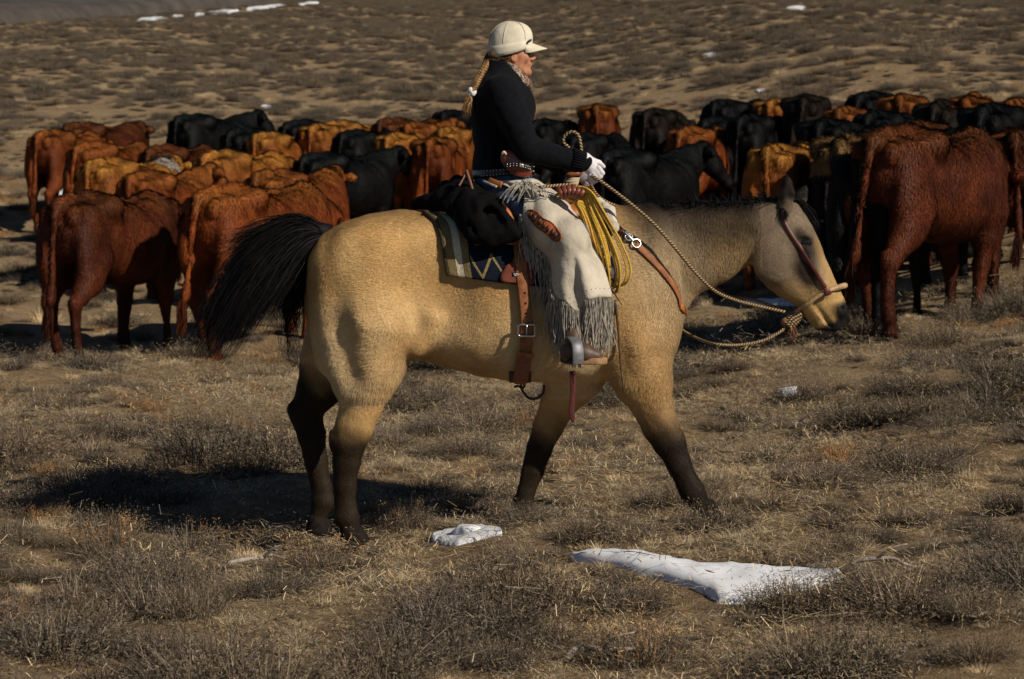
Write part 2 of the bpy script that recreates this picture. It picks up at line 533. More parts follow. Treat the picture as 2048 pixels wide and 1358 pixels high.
# ------------------------------------------------------------------ the horse
def uz(v, u=1000, y=0): return P(u, v, y)[2]
def ux(u, v=700, y=0): return P(u, v, y)[0]
hf = Field((-1.05, -.42, -.06), (1.62, .42, 1.72), .0115)
tor = [(614, 560, 630, .05), (624, 510, 690, .15), (645, 470, 722, .205), (690, 444, 722, .25), (740, 428, 715, .272), (800, 420, 712, .28), (850, 423, 718, .285),
       (900, 434, 734, .30), (960, 448, 748, .32), (1020, 456, 757, .325), (1090, 452, 762, .32), (1150, 440, 764, .295), (1200, 428, 762, .26), (1250, 430, 754, .235),
       (1300, 432, 738, .215), (1335, 480, 718, .18), (1352, 540, 700, .13), (1360, 585, 670, .07)]
hf.loft([(ux(u), uz(a, u), uz(b, u), w_) for u, a, b, w_ in tor], k=.04, e=2.6)
nek = [(1195, 440, 700, .13), (1250, 432, 680, .145), (1300, 422, 648, .138), (1350, 410, 614, .125), (1400, 405, 588, .112), (1450, 403, 562, .1), (1500, 402, 524, .094), (1540, 399, 490, .088), (1562, 406, 455, .06)]
hf.loft([(ux(u), uz(a, u), uz(b, u), w_) for u, a, b, w_ in nek], k=.10, e=2.1)
hd = np.array([.455, 0, -.8905]); hn = np.array([.8905, 0, .455]); ho = P(1560, 415)
head = [(-14, 14, -22, .05), (8, 38, -66, .078), (35, 41, -84, .092), (60, 42, -92, .1), (92, 41, -99, .1), (128, 37, -93, .086), (165, 36, -76, .07), (197, 34, -57, .06), (225, 31, -52, .058), (250, 26, -42, .056), (266, 8, -16, .034)]
hf.loft([(a * px, b * px, c * px, w_) for a, b, c, w_ in head], org=ho, ax=hd, up=hn, k=.035, e=2.3)
for sgn in (-1, 1):
    y = sgn
    # cheek bone, brow, nostril, lips
    hf.ell(P(1545, 520, .075 * y), (.085, .035, .10), k=.03)
    hf.ell(P(1610, 470, .083 * y), (.05, .028, .035), ang=-.9, k=.02)
    hf.cone(P(1612, 500, .085 * y), P(1652, 585, .05 * y), .018, .012, k=.025)
    hf.ell(P(1679, 618, .048 * y), (.03, .022, .035), ang=.5, k=.02)
    hf.ell(P(1683, 615, .070 * y), (.012, .020, .020), ang=.5, k=.008, op='s')
    hf.ell(P(1612, 484, .104 * y), (.028, .014, .019), ang=-.5, k=.012, op='s')
    hf.cone(P(1588, 545, .112 * y), P(1630, 610, .09 * y), .018, .02, k=.03, op='s')
    # shoulder and forearm muscle, thigh
    hf.ell(P(1262, 600, .155 * y), (.15, .085, .30), ang=.35, k=.07)
    hf.ell(P(1320, 655, .10 * y), (.085, .09, .13), k=.05)
    hf.ell(P(728, 600, .165 * y), (.215, .115, .33), ang=-.15, k=.08)
    hf.ell(P(790, 655, .17 * y), (.11, .10, .14), ang=.5, k=.06)
    hf.cone(P(655, 530, .10 * y), P(665, 715, .125 * y), .085, .075, sy=.9, k=.05)
hf.cone(P(1640, 648, 0), P(1668, 652, 0), .030, .024, sy=1.4, k=.02)
hf.cone(P(1618, 648, .07), P(1650, 657, .07), .004, .004, k=.01, op='s')
for s_ in (-1, 1):                                        # mouth line
    hf.cone(P(1632, 612, .060 * s_), P(1660, 650, .045 * s_), .010, .012, k=.008, op='s')
def leg(pts, rs, y0, y1, sy, k=.03):
    n = len(pts)
    q = [P(u, v, y0 + (y1 - y0) * i / (n - 1)) for i, (u, v) in enumerate(pts)]
    hf.chain(q, [r * px for r in rs], sy, k)
    return q
near_hind = leg([(745, 650), (732, 730), (726, 772), (724, 808), (709, 855), (697, 886), (693, 925), (690, 970), (692, 1012), (693, 1032), (700, 1050)], [98, 72, 53, 42, 37, 33, 27, 22, 20, 24, 19], -.165, -.15, .78, .05)
hf.cone(P(666, 868, -.155), P(670, 892, -.155), .018, .020, k=.025)
hf.cone(P(676, 905, -.155), P(674, 1005, -.155), .012, .012, k=.02)
hf.ell(P(712, 882, -.18), (.035, .03, .04), k=.02)
far_hind = leg([(705, 640), (672, 722), (640, 775), (612, 822), (622, 868), (632, 920), (643, 972), (645, 1003), (637, 1028)], [95, 68, 44, 32, 29, 23, 20, 24, 19], .165, .15, .78, .05)
hf.cone(P(586, 818, .155), P(598, 850, .155), .026, .020, k=.025)
hf.cone(P(604, 862, .155), P(630, 985, .155), .012, .012, k=.02)
near_fore = leg([(1275, 690), (1284, 750), (1302, 806), (1320, 850), (1338, 886), (1357, 928), (1376, 965), (1386, 985), (1397, 1002)], [68, 54, 41, 36, 31, 23, 20, 23, 19], -.16, -.15, .75, .05)
far_fore = leg([(1180, 690), (1148, 752), (1119, 800), (1098, 850), (1079, 898), (1069, 942), (1053, 985), (1046, 1011), (1058, 1038)], [66, 52, 38, 31, 26, 20, 18, 23, 19], .15, .14, .75, .05)
hf.cone(P(1330, 905, -.155), P(1368, 985, -.15), .012, .012, k=.02)
hf.ell(P(1345, 888, -.165), (.036, .034, .045), ang=-.5, k=.02)
hf.ell(P(1082, 900, .14), (.034, .034, .045), ang=.3, k=.02)
hf.cone(P(1056, 912, .14), P(1040, 990, .14), .012, .012, k=.02)
# flank hollow, stifle fold, buttock groove, elbow
for y in (-1, 1):
    hf.ell(P(876, 575, .425 * y), (.11, .12, .17), ang=.3, k=.20, op='s')
    hf.chain
    for q0, q1 in (((660, 585, .34), (672, 660, .333)), ((672, 660, .333), (700, 750, .296))):
        hf.cone(P(q0[0], q0[1], q0[2] * y), P(q1[0], q1[1], q1[2] * y), .024, .028, k=.10, op='s')
    hf.cone(P(1228, 640, .33 * y), P(1245, 750, .31 * y), .03, .03, k=.09, op='s')
    hf.cone(P(838, 692, .225 * y), P(868, 640, .245 * y), .022, .014, k=.08)
hf.cone(P(1405, 560, -.14), P(1500, 470, -.125), .02, .02, k=.05, op='s')
# ears
def ear(base, tip, w_, inner):
    base, tip = np.array(base), np.array(tip)
    mid = base * .45 + tip * .55
    at_ = lambda t: base * (1 - t) + tip * t
    for t0, r0, t1, r1 in ((0, .8, .38, 1.0), (.38, 1.0, .72, .56), (.72, .56, 1.0, .06)):
        hf.cone(at_(t0), at_(t1), w_ * r0, w_ * r1, sy=.6, k=.008)
    inner = np.array(inner)
    hf.cone(base * .7 + tip * .3 + inner, base * .12 + tip * .88 + inner * .7, w_ * .6, .006, k=.008, op='s')
ear(P(1572, 412, -.065), P(1575, 347, -.075), .038, (.014, -.032, 0))
ear(P(1594, 410, .06), P(1615, 366, .07), .032, (.008, -.03, 0))
hf.noise(.0035, 8, 1); hf.noise(.0018, 22, 2)
HV, HQ = hf.mesh(2)
HN = vnormals(HV, HQ)
horse_bvh = BVHTree.FromPolygons([tuple(v) for v in HV], [tuple(int(i) for i in q) for q in HQ])
def hit(u, v, bvh=None):
    """where the pixel's sight line meets the horse: point, normal"""
    d = Vector(ray(u, v)).normalized()
    loc, n, i, t = (bvh or horse_bvh).ray_cast(Vector(CAM), d)
    if loc is None:
        return None
    if n.dot(d) > 0: n = -n
    return np.array(loc), np.array(n)
def on(u, v, off=.004, y=-.2):
    h_ = hit(u, v)
    if h_ is None: return P(u, v, y), np.array([0, -1.0, 0])
    return h_[0] + h_[1] * off, h_[1]
def path_on(pts, n, off=.004, sm=4, y=-.2):
    uv = spl([(a, b, 0) for a, b in pts], n)[:, :2]
    q = [on(a, b, off, y) for a, b in uv]
    p = np.array([a for a, b in q]); nn = np.array([b for a, b in q])
    for _ in range(sm):
        p[1:-1] = .25 * p[:-2] + .5 * p[1:-1] + .25 * p[2:]; nn[1:-1] = .25 * nn[:-2] + .5 * nn[1:-1] + .25 * nn[2:]
    return p, nrmz(nn)

DUN = np.array([.50, .275, .095]); DUNL = np.array([.61, .385, .165]); GREY = np.array([.175, .130, .088]); DARK = np.array([.011, .008, .0065]); BLK = np.array([.010, .009, .009]); GOLD = np.array([.52, .33, .13])
def leg_line(p, q0, q1): pass
def coat_col(p):
    x, y, z = p[:, 0], p[:, 1], p[:, 2]
    n1 = fnoise(p, 5, 3, 1); n2 = fnoise(p, 16, 3, 2)
    c = lerp(DUN, DUNL, np.clip(.45 + .55 * n1 + .15 * n2, 0, 1))
    c = lerp(c, np.array([.74, .54, .30]), ss(uz(560), uz(700), -z + uz(560) + uz(700)) * 0 + .85 * np.clip((uz(560) - z) / .25, 0, 1) * (z > uz(800)) * (x < ux(1200)) * np.clip(.7 + .5 * n1, 0, 1))
    fr = ss(ux(1195), ux(1380), x + .05 * n2)                       # the forehand is greyer
    c = lerp(c, GREY * 1.5, fr * ss(uz(640), uz(520), z) * .75)
    c = lerp(c, np.array([.40, .295, .175]), fr * .85 * np.clip(.8 + .3 * n1, 0, 1))
    nk = ss(ux(1330), ux(1450), x)
    c = lerp(c, GREY * 1.15, nk * np.clip(.8 + .35 * n1 + .3 * n2, 0, 1))
    c = lerp(c, DUNL * .8, nk * np.clip(n1 * .8 + n2 * .5 - .1, 0, .7))
    # dark crest
    c = lerp(c, DARK * 2, ss(ux(1215), ux(1300), x) * ss(uz(530), uz(428), z + .03 * n2 + .03 * n1) * ss(ux(1600), ux(1480), x) * .86)
    c = lerp(c, DARK * 2, ss(ux(1215), ux(1300), x) * ss(uz(440), uz(410), z) * ss(ux(1620), ux(1560), x) * .88)
    # head: dark mask round the eye and down the cheek, gold nose, black muzzle
    s_ = ((x - ho[0]) * hd[0] + (z - ho[2]) * hd[2]) / px; t_ = ((x - ho[0]) * hn[0] + (z - ho[2]) * hn[2]) / px
    inh = ss(ux(1500), ux(1530), x)
    c = lerp(c, GREY * 1.3, inh * .75)
    c = lerp(c, GREY * .7, inh * np.clip(n1 * .7 + n2 * .5 - .1, 0, .7))
    c = lerp(c, DUNL * .75, inh * ss(10, 32, t_ + 6 * n2) * ss(60, 110, s_) * .9)
    c = lerp(c, DUNL * .8, inh * ss(120, 175, s_ + 12 * n2) * .8)
    e_ = np.exp(-(((s_ - 92) / 36) ** 2 + ((t_ - 8) / 24) ** 2) ** 1.2)
    c = lerp(c, DARK * 1.3, inh * e_ * .95)
    e_ = np.exp(-(((s_ - 135) / 36) ** 2 + ((t_ + 14) / 18) ** 2))
    c = lerp(c, DARK * 2.2, inh * np.clip(e_ * 1.5, 0, .95))
    c = lerp(c, GOLD, inh * ss(190, 205, s_) * ss(256, 235, s_))
    c = lerp(c, BLK * 1.2, inh * ss(216, 230, s_ + 5 * n2) * ss(-4, 8, t_ + .3 * (s_ - 235)))
    c = lerp(c, BLK * 2, inh * ss(246, 256, s_ + 4 * n2))
    c = lerp(c, DARK * 1.2, inh * ss(uz(408), uz(392), z) * ss(ux(1545), ux(1558), x))
    # legs darken down to black points
    lim = np.where(x > ux(1200), uz(838), np.where(x > ux(900), uz(856), np.where((y > 0) & (x < ux(690)), uz(740), uz(842))))
    low = ss(lim + .12, lim - .11, z + .05 * n2 + .03 * n1)
    inleg = z < uz(725)
    c = lerp(c, DARK, np.where(inleg, low, 0) * .97)
    # inside of the far legs and belly a little paler
    c = lerp(c, DUNL, ss(uz(690), uz(745), -z + 2 * uz(717)) * 0)
    # shading of the coat along the spine, small scars and tufts
    c = lerp(c, GREY, ss(uz(440), uz(415), z) * ss(ux(900), ux(760), x) * .45)
    return np.clip(c, 0, 1)
furskin = fur_mat('dun_hide', False); furhair = fur_mat('dun_coat', True)
hbase = np.array([0, 0, 0.0])
horse = mk('horse', HV, HQ, furskin, base=hbase, attrs={'col': coat_col(HV)}, label='buckskin horse with black tail and dark legs walking to the right under its rider', category='horse')
# coat
def comb(p):
    x, z = p[:, 0], p[:, 2]
    d = np.zeros_like(p) + np.array([-.85, 0, -.5])
    lg = ss(uz(690), uz(760), -z + uz(690) + uz(760)) if False else (z < uz(740)).astype(float)
    d = lerp(d, np.array([-.15, 0, -1.0]), lg)
    nk = ss(ux(1290), ux(1400), x)
    d = lerp(d, np.array([-.45, 0, -.9]), nk)
    hh = ss(ux(1515), ux(1550), x)
    d = lerp(d, hd, hh)
    rr = ss(ux(720), ux(640), x)
    d = lerp(d, np.array([-.25, 0, -1.0]), rr * .8)
    return d + .35 * np.stack([fnoise(p, 9, 2, 3), 0 * x, fnoise(p, 9, 2, 4)], -1)
hp, hnr, hi_ = scatter(HV, HQ, 330000, HN, lambda c, n: np.where(n[:, 1] < .3, 1.0, .3))
hl = np.where(hp[:, 0] > ux(1520), .010, np.where(hp[:, 0] > ux(1300), .024, .019))
hl = np.where(hp[:, 2] < uz(800), .011, hl)
hl = np.where((hp[:, 2] < uz(690)) & (hp[:, 2] > uz(790)), .026, hl)
cv, cf, ci = hairs(hp, hnr, comb(hp), hl, .0024, .16, .16)
cc = coat_col(hp) * rng.uniform(.80, 1.16, (len(hp), 1))
mk('coat', cv, cf, furhair, horse, attrs={'col': cc[ci], 'nrm': hnr[ci]}, smooth=False, kind='stuff')
# hooves
horn_m = M('hoof_horn', (.014, .010, .008), .85, .4, 40, .3, 120, spec=.1)
def hoof(u, v, y, ang=0.0, s=1.0):
    rows = []
    for zz, r_, xo in ((0, .062, .012), (.006, .064, .012), (.04, .055, .002), (.072, .046, -.008), (.08, .038, -.01)):
        a = np.arange(20) * 2 * math.pi / 20
        rows.append(np.stack([xo + r_ * np.cos(a) * 1.08, r_ * .92 * np.sin(a), np.full(20, zz)], -1))
    G = np.array(rows) * s
    V = G.reshape(-1, 3); F = grid_faces(5, 20, True)
    V = np.vstack([V, [[.012 * s, 0, 0]], [[-.01 * s, 0, .08 * s]]])
    j = np.arange(20)
    T = np.vstack([np.stack([np.full(20, 100), (j + 1) % 20, j], -1), np.stack([np.full(20, 101), 80 + j, 80 + (j + 1) % 20], -1)])
    R = np.array([[math.cos(ang), 0, math.sin(ang)], [0, 1, 0], [-math.sin(ang), 0, math.cos(ang)]])
    V = V @ R.T + P(u, v, y)
    mk('hoof', V, [F, T], horn_m, horse)
hoof(705, 1082, -.15); hoof(634, 1066, .15, .25); hoof(1410, 1034, -.15, .12); hoof(1066, 1070, .14, .1)
# eye
eye_m = M('horse_eye', (.006, .004, .003), .06, 0, 10, 0, spec=.8)
for y in (-1,):
    e0 = hit(1612, 484)[0]
    mk('eye', *ball(e0 + np.array([0, .010, 0]), (.032, .020, .024)), eye_m, horse)
    lidm = M('eyelid', (.02, .016, .014), .4, .2, 50, .1)
    a = np.linspace(-.15, math.pi + .15, 14)
    mk('eyelid', *tube(np.stack([e0[0] + .023 * np.cos(a) + .004 * np.sin(a), np.full(14, e0[1] - .004) + .006 * np.cos(a) ** 2, e0[2] + .014 * np.sin(a) + .002], -1), .005, 6), lidm, horse)
    mk('eyelid', *tube(np.stack([e0[0] + .022 * np.cos(a), np.full(14, e0[1] - .003) + .006 * np.cos(a) ** 2, e0[2] - .013 * np.sin(a) - .001], -1), .0035, 6), M('lower_eyelid', (.06, .05, .045), .35, .2, 50, .1), horse)
# long hair: ribbons following guide curves
hairm = M('black_horsehair', (.0055, .005, .0055), .65, .5, 8, 0, spec=.12, stretch=(1, 1, 1))
def strands(guides, n, seg, width, spread, ytaper, r=rng, frizz=.012, endmin=.72):
    G = np.array([spl(g, seg) for g in guides])            # (g, seg, 3)
    k = len(G)
    Vs = np.zeros((n, seg, 2, 3))
    w_ = r.random(n) * (k - 1); i = np.minimum(w_.astype(int), k - 2); f = (w_ - i)[:, None, None]
    base = G[i] * (1 - f) + G[i + 1] * f
    t = np.linspace(0, 1, seg)
    off = r.normal(size=(n, 1, 3)) * spread * (t ** .7)[None, :, None] * np.array([1, ytaper, 1])
    ph = r.uniform(0, 6.28, (n, 1, 3)); fr = r.uniform(1, 4, (n, 1, 3))
    wob = frizz * np.sin(fr * t[None, :, None] * 3 + ph) * t[None, :, None]
    ends = r.uniform(endmin, 1.08, n)
    tt = np.clip(t[None] * ends[:, None], 0, 1.2)
    p = base + off + wob
    idx = np.clip(tt * (seg - 1), 0, seg - 1.001); i0 = idx.astype(int); ff = (idx - i0)[..., None]
    p = np.take_along_axis(p, i0[..., None], 1) * (1 - ff) + np.take_along_axis(p, np.minimum(i0 + 1, seg - 1)[..., None], 1) * ff
    T = nrmz(np.gradient(p, axis=1))
    A = nrmz(r.normal(size=(n, 1, 3)))
    S = nrmz(np.cross(T, np.broadcast_to(A, T.shape))) * (width / 2 * (1 - .85 * t ** 2))[None, :, None]
    Vs[:, :, 0] = p - S; Vs[:, :, 1] = p + S
    o = (np.arange(n) * seg * 2)[:, None]; j = np.arange(seg - 1)[None] * 2
    F = np.stack([o + j, o + j + 1, o + j + 3, o + j + 2], -1).reshape(-1, 4)
    return Vs.reshape(-1, 3), [F]
def G_(pts, y0, y1=None):
    y1 = y0 if y1 is None else y1
    return [P(u, v, y0 + (y1 - y0) * i / (len(pts) - 1)) for i, (u, v) in enumerate(pts)]
tg = [G_([(650, 458), (612, 440), (568, 446), (517, 482), (468, 535), (424, 605), (385, 692)], 0, .05),
      G_([(648, 462), (606, 455), (558, 480), (508, 530), (466, 600), (420, 700)], -.03, -.05),
      G_([(646, 468), (606, 475), (568, 510), (528, 562), (485, 630), (440, 698)], -.05, -.08),
      G_([(644, 476), (616, 500), (586, 533), (553, 568), (518, 602), (478, 650)], -.05, -.06),
      G_([(642, 486), (627, 518), (612, 550), (598, 580), (582, 606)], -.02, 0)]
tv = [strands(tg, 11000, 16, .0032, .034, 1.6, endmin=.35, frizz=.024)]
lo_ = [G_([(642, 486), (624, 540), (600, 590), (580, 640), (592, 715)], 0, 0), G_([(642, 486), (630, 540), (604, 600), (588, 650), (572, 700)], -.03, 0), G_([(640, 486), (620, 545), (560, 600), (565, 650), (585, 690)], -.03, -.02)]
tv.append(strands(lo_, 170, 14, .0042, .018, 1, frizz=.03))
wisp = [G_([(640, 462), (600, 440), (545, 446), (480, 470), (455, 480)], 0), G_([(640, 462), (590, 446), (530, 468), (470, 505), (450, 520)], 0)]
tv.append(strands(wisp, 260, 12, .0032, .022, 1.5, frizz=.03))
tv.append(tube(G_([(660, 470), (635, 462), (600, 460), (570, 485), (545, 520)], 0), [.05, .045, .04, .032, .01], 10))
mk('tail', *join(tv), hairm, horse, kind='stuff')
# mane: short dark hair falling to the far side, roached look on the crest
n_m = 9000
uu = rng.uniform(1205, 1580, n_m)
topv = np.interp(uu, [1200, 1250, 1300, 1350, 1420, 1480, 1530, 1560, 1585], [416, 424, 420, 411, 405, 404, 399, 399, 402])
root = np.array([P(a, b + 3 + abs(rng.normal()) * 5, yy) for a, b, yy in zip(uu, topv, rng.normal(0, .022, n_m))])
down = np.stack([rng.normal(-.03, .03, n_m), rng.normal(.05, .035, n_m), rng.normal(-.01, .018, n_m)], -1)
mid = root + down * .5 + np.array([0, 0, .012])
tip = root + down + np.stack([np.zeros(n_m), np.abs(rng.normal(.02, .03, n_m)), rng.normal(-.015, .03, n_m)], -1)
near_ = rng.random(n_m) < .35                                    # wisps lying on the near side too
tip[near_] = root[near_] + np.stack([rng.normal(-.03, .02, near_.sum()), -np.abs(rng.normal(.02, .02, near_.sum())), rng.normal(-.012, .016, near_.sum())], -1)
mid[near_] = (root[near_] + tip[near_]) / 2 + np.array([0, -.006, .008])
S = nrmz(np.cross(tip - root, rng.normal(size=(n_m, 3)))) * np.where(near_, .0011, .0022)[:, None]
V = np.stack([root - S, root + S, mid + S, mid - S, tip], 1).reshape(-1, 3); o_ = np.arange(n_m)[:, None] * 5
mane = [(V, [o_ + np.array([[0, 1, 2, 3]]), o_ + np.array([[3, 2, 4]])])]
fore = [G_([(1575, 402), (1592, 404), (1606, 418), (1620, 440)], -.03, -.02), G_([(1578, 400), (1598, 402), (1616, 425), (1630, 452)], 0, .0), G_([(1580, 400), (1600, 402), (1618, 430), (1636, 470)], .03, .03)]
mane.append(strands(fore, 500, 8, .004, .010, 1))
brid = [G_([(1545, 398), (1552, 408), (1560, 425), (1563, 440)], -.03, -.1), G_([(1552, 396), (1562, 408), (1570, 425), (1572, 438)], -.03, -.1)]
mane.append(strands(brid, 300, 8, .004, .008, 1))
mk('mane', *join(mane), hairm, horse, kind='stuff')
# ------------------------------------------------------------------ leather, cloth and rope for the tack
leather = M('saddle_leather', (.24, .085, .03), .42, .35, 30, .25, 160, .003)
leather_o = M('russet_leather', (.33, .105, .025), .45, .3, 30, .25, 160, .003)
leather_b = M('billet_leather', (.25, .095, .04), .6, .35, 34, .3, 180, .003, spec=.2)
leather_r = M('oxblood_leather', (.075, .014, .012), .45, .3, 40, .2, 150, .002)
leather_d = M('dark_leather', (.035, .016, .011), .5, .4, 40, .25, 150, .002)
steel = M('worn_steel', (.55, .54, .52), .28, .15, 60, .1, 120, .001, metal=1.0)
black_cloth = M('black_fleece', (.0045, .0042, .0045), .95, .4, 12, .5, 110, .006, spec=.06, sheen=0)
fleece = M('sheepskin', (.55, .50, .42), .95, .25, 40, .8, 130, .008, spec=.1)
def lin(name, v): return v

# ------------------------------------------------------------------ saddle pad (a woven blanket lying on the horse)
padc_l = [(850, 426), (872, 442), (882, 470), (890, 505), (899, 548)]      # rear edge from the spine down
padrows = []
ncol = 60
# top edge along the spine, bottom edge along the flank
topu = np.linspace(850, 1215, ncol)
botu = np.linspace(899, 1235, ncol)
G = []
rows = 26
for i in range(ncol):
    t = i / (ncol - 1)
    e0 = np.array([850 + 365 * t, np.interp(topu[i], [850, 900, 960, 1020, 1090, 1150, 1215], [427, 437, 450, 458, 454, 442, 432])])
    e1 = np.array([botu[i], np.interp(botu[i], [899, 1003, 1100, 1235], [548, 563, 572, 560])])
    col = []
    for j in range(rows):
        s_ = j / (rows - 1)
        bow = 26 * math.sin(math.pi * min(1, s_ * 1.0)) * (1 - t)            # rear edge bows back then in
        u_ = e0[0] * (1 - s_) + e1[0] * s_ + (np.interp(s_, [0, .15, .35, .65, 1], [850, 872, 883, 891, 899]) - (850 * (1 - s_) + 899 * s_)) * (1 - t)
        v_ = e0[1] + (e1[1] - e0[1]) * s_ + 1
        h_ = hit(u_, v_ + 2)
        if h_ is None: h_ = (P(u_, v_, 0), np.array([0, -.3, .95]))
        col.append(h_[0] + h_[1] * (.016 + .004 * fnoise(h_[0][None], 30, 2, 5)[0]))
    G.append(col)
G = np.array(G).transpose(1, 0, 2)                                           # rows, cols
for _ in range(3):
    G[1:-1, 1:-1] = .5 * G[1:-1, 1:-1] + .125 * (G[:-2, 1:-1] + G[2:, 1:-1] + G[1:-1, :-2] + G[1:-1, 2:])
far = G[::-1].copy(); far[..., 1] *= -1                                      # the far side mirrors the near one
G = np.concatenate([far[:-1], G], 0)[::-1]
V, F = sheet(G[:, ::-1], .02)
# pattern by place on the blanket: olive border, cream stripe, navy field with tan zigzags
n_, m_ = G.shape[:2]
tcol = np.tile(np.linspace(1, 0, m_), n_)
srow = np.repeat(np.abs(np.linspace(-1, 1, n_)), m_)
du_ = np.concatenate([tcol, tcol]); sv_ = np.concatenate([srow, srow])
pm, nt, b = newmat('woven_wool_blanket')
at = nt.nodes.new('ShaderNodeAttribute'); at.attribute_name = 'along'
at2 = nt.nodes.new('ShaderNodeAttribute'); at2.attribute_name = 'down'
c = ramp(nt, at.outputs['Fac'], [(.0, (.21, .155, .07)), (.062, (.60, .54, .40)), (.104, (.21, .155, .07)), (.145, (.008, .011, .022))])
c_node = c.node; c_node.color_ramp.interpolation = 'CONSTANT'
zz = nt.nodes.new('ShaderNodeMath'); zz.operation = 'PINGPONG'; zz.inputs[1].default_value = .07; L(nt, at.outputs['Fac'], zz.inputs[0])
def mth(op, a, b_):
    n = nt.nodes.new('ShaderNodeMath'); n.operation = op
    for i, v in enumerate((a, b_)):
        if hasattr(v, 'links'): L(nt, v, n.inputs[i])
        else: n.inputs[i].default_value = v
    return n.outputs[0]
z2 = mth('MULTIPLY', zz.outputs[0], 5.6)
dd = mth('ABSOLUTE', mth('SUBTRACT', mth('SUBTRACT', at2.outputs['Fac'], .56), z2), 0)
line = mth('MULTIPLY', mth('LESS_THAN', dd, .042), mth('GREATER_THAN', at.outputs['Fac'], .155))
c = mixc(nt, line, c, (.24, .18, .075))
wv = noise(nt, 260, 2, .5, stretch=(1, 1, .35))
c = mixc(nt, 1.0, c, ramp(nt, wv, [(.3, .65), (.7, 1.25)]), 'MULTIPLY')
L(nt, c, b.inputs['Base Color']); b.inputs['Roughness'].default_value = .95; b.inputs['Specular IOR Level'].default_value = .1
bump(nt, b, noise(nt, 220, 3, .6, stretch=(1, 1, .3)), .8, .006)
pad_base = P(1030, 440)
pad = mk('saddle_blanket', V, F, pm, base=pad_base, attrs={'along': du_, 'down': sv_}, label='woven wool saddle blanket with olive and cream border and navy zigzag field under the saddle', category='saddle blanket')
# dark binding on the rear edge, leather wear patch and its small tag
edge = G[n_ // 2 - 2:, 0][:, :] if False else G[:, 0]
mk('binding', *tube(spl(edge, 80), .011, 8), M('olive_binding', (.05, .036, .018), .95, .4, 60, .7, 200, .004), pad)
def patch_on(outline, off, th, mat, name, parent, bvh=None):
    """thin panel with the given outline (pixels), pressed on the horse"""
    o2 = spl([(a, b, 0) for a, b in outline], 48, True)[:, :2]
    c0 = o2.mean(0)
    rings = []
    for k_ in np.linspace(1, .12, 6):
        rings.append([on(*(c0 + (q - c0) * k_), off)[0] for q in o2])
    G2 = np.array(rings); nn = on(*c0, off)[1]
    front = G2 + nn * th
    V = np.vstack([G2[0], front.reshape(-1, 3), front[-1].mean(0)[None]])
    F = [grid_faces(7, 48, True)]
    j = np.arange(48); T = np.stack([6 * 48 + j, 6 * 48 + (j + 1) % 48, np.full(48, 7 * 48)], -1)
    return mk(name, V, F + [T], mat, parent)
patch_on([(1003, 563), (1008, 542), (1022, 530), (1046, 526), (1064, 540), (1066, 569), (1035, 568)], .03, .004, M('wear_leather', (.15, .042, .026), .7, .25, 30, .2, 120, spec=.12), 'wear_patch', pad)
q, nn = on(1033, 552, .036)
tagm = M('black_tag', (.012, .012, .013), .6, .2, 60, .1)
R = np.array([[1, 0, 0], [0, 1, 0], [0, 0, 1.0]])
tg_ = mk('tag', *box(q, (.034, .004, .019)), tagm, pad)
whm = M('white_print', (.7, .7, .68), .7, .1, 60, 0)
lt = [box(q + np.array([dx, -.0035, dz]), (w_, .001, h_)) for dx, dz, w_, h_ in ((-.011, .003, .003, .006), (-.006, .001, .003, .005), (-.001, .003, .003, .006), (.004, .002, .003, .005), (.009, .001, .005, .003), (0, -.005, .02, .002))]
mk('printed_mark', *join(lt), whm, tg_, kind='stuff', smooth=False)

# ------------------------------------------------------------------ saddle
saddle = thing('saddle', P(1060, 450), 'russet leather western saddle with wrapped horn, hanging stirrups and rear billet', 'saddle')
sf = Field((-.32, -.40, 1.30), (.50, .40, 1.72), .010)
# bars and seat: a saddle-shaped sheet thickened over the back
sf.loft([(ux(950), uz(440), uz(500), .30), (ux(985), uz(405), uz(492), .31), (ux(1030), uz(425), uz(492), .31), (ux(1080), uz(425), uz(490), .30), (ux(1130), uz(400), uz(480), .28), (ux(1165), uz(395), uz(470), .25), (ux(1195), uz(420), uz(460), .20)], k=.03, e=3.2)
sf.ell(P(1080, 372, 0), (.15, .17, .10), k=.05, op='s')
# cantle
for i in range(9):
    a = -1.15 + 2.3 * i / 8; b_ = -1.15 + 2.3 * (i + 1) / 8
    if i < 8:
        sf.cone((ux(975) + .02 * math.cos(a), .25 * math.sin(a), uz(448) + .155 * math.cos(a)), (ux(975) + .02 * math.cos(b_), .25 * math.sin(b_), uz(448) + .155 * math.cos(b_)), .024, .024, k=.03)
# fork and swells
sf.cone(P(1140, 402, -.13), P(1140, 402, .13), .055, .055, k=.04, sx=.9)
sf.cone(P(1150, 400, -.12), P(1180, 470, -.25), .05, .04, k=.04)
sf.cone(P(1150, 400, .12), P(1180, 470, .25), .05, .04, k=.04)
sV, sQ = sf.mesh(1)
mk('seat_and_fork', sV, sQ, leather_o, saddle)
hb = P(1134, 392, 0)
pr = [(0, .040), (.03, .030), (.05, .026), (.075, .027), (.088, .036), (.094, .046), (.104, .047), (.110, .040), (.112, .0)]
a = np.arange(20) * 2 * math.pi / 20
def turned(prof, c, mats, name, parent, lean=(0, 0)):
    G = np.array([[(c[0] + r_ * math.cos(t) + lean[0] * z_, c[1] + r_ * math.sin(t) + lean[1] * z_, c[2] + z_ + (0.12 * r_ * math.cos(t) if r_ > .034 else 0)) for t in a] for z_, r_ in prof])
    return mk(name, G.reshape(-1, 3), grid_faces(len(prof), 20, True), mats, parent)
turned([p_ for p_ in pr if p_[0] >= .085], hb, leather, 'horn_cap', saddle, (.3, 0))
wrap = [(0.0, .040)]
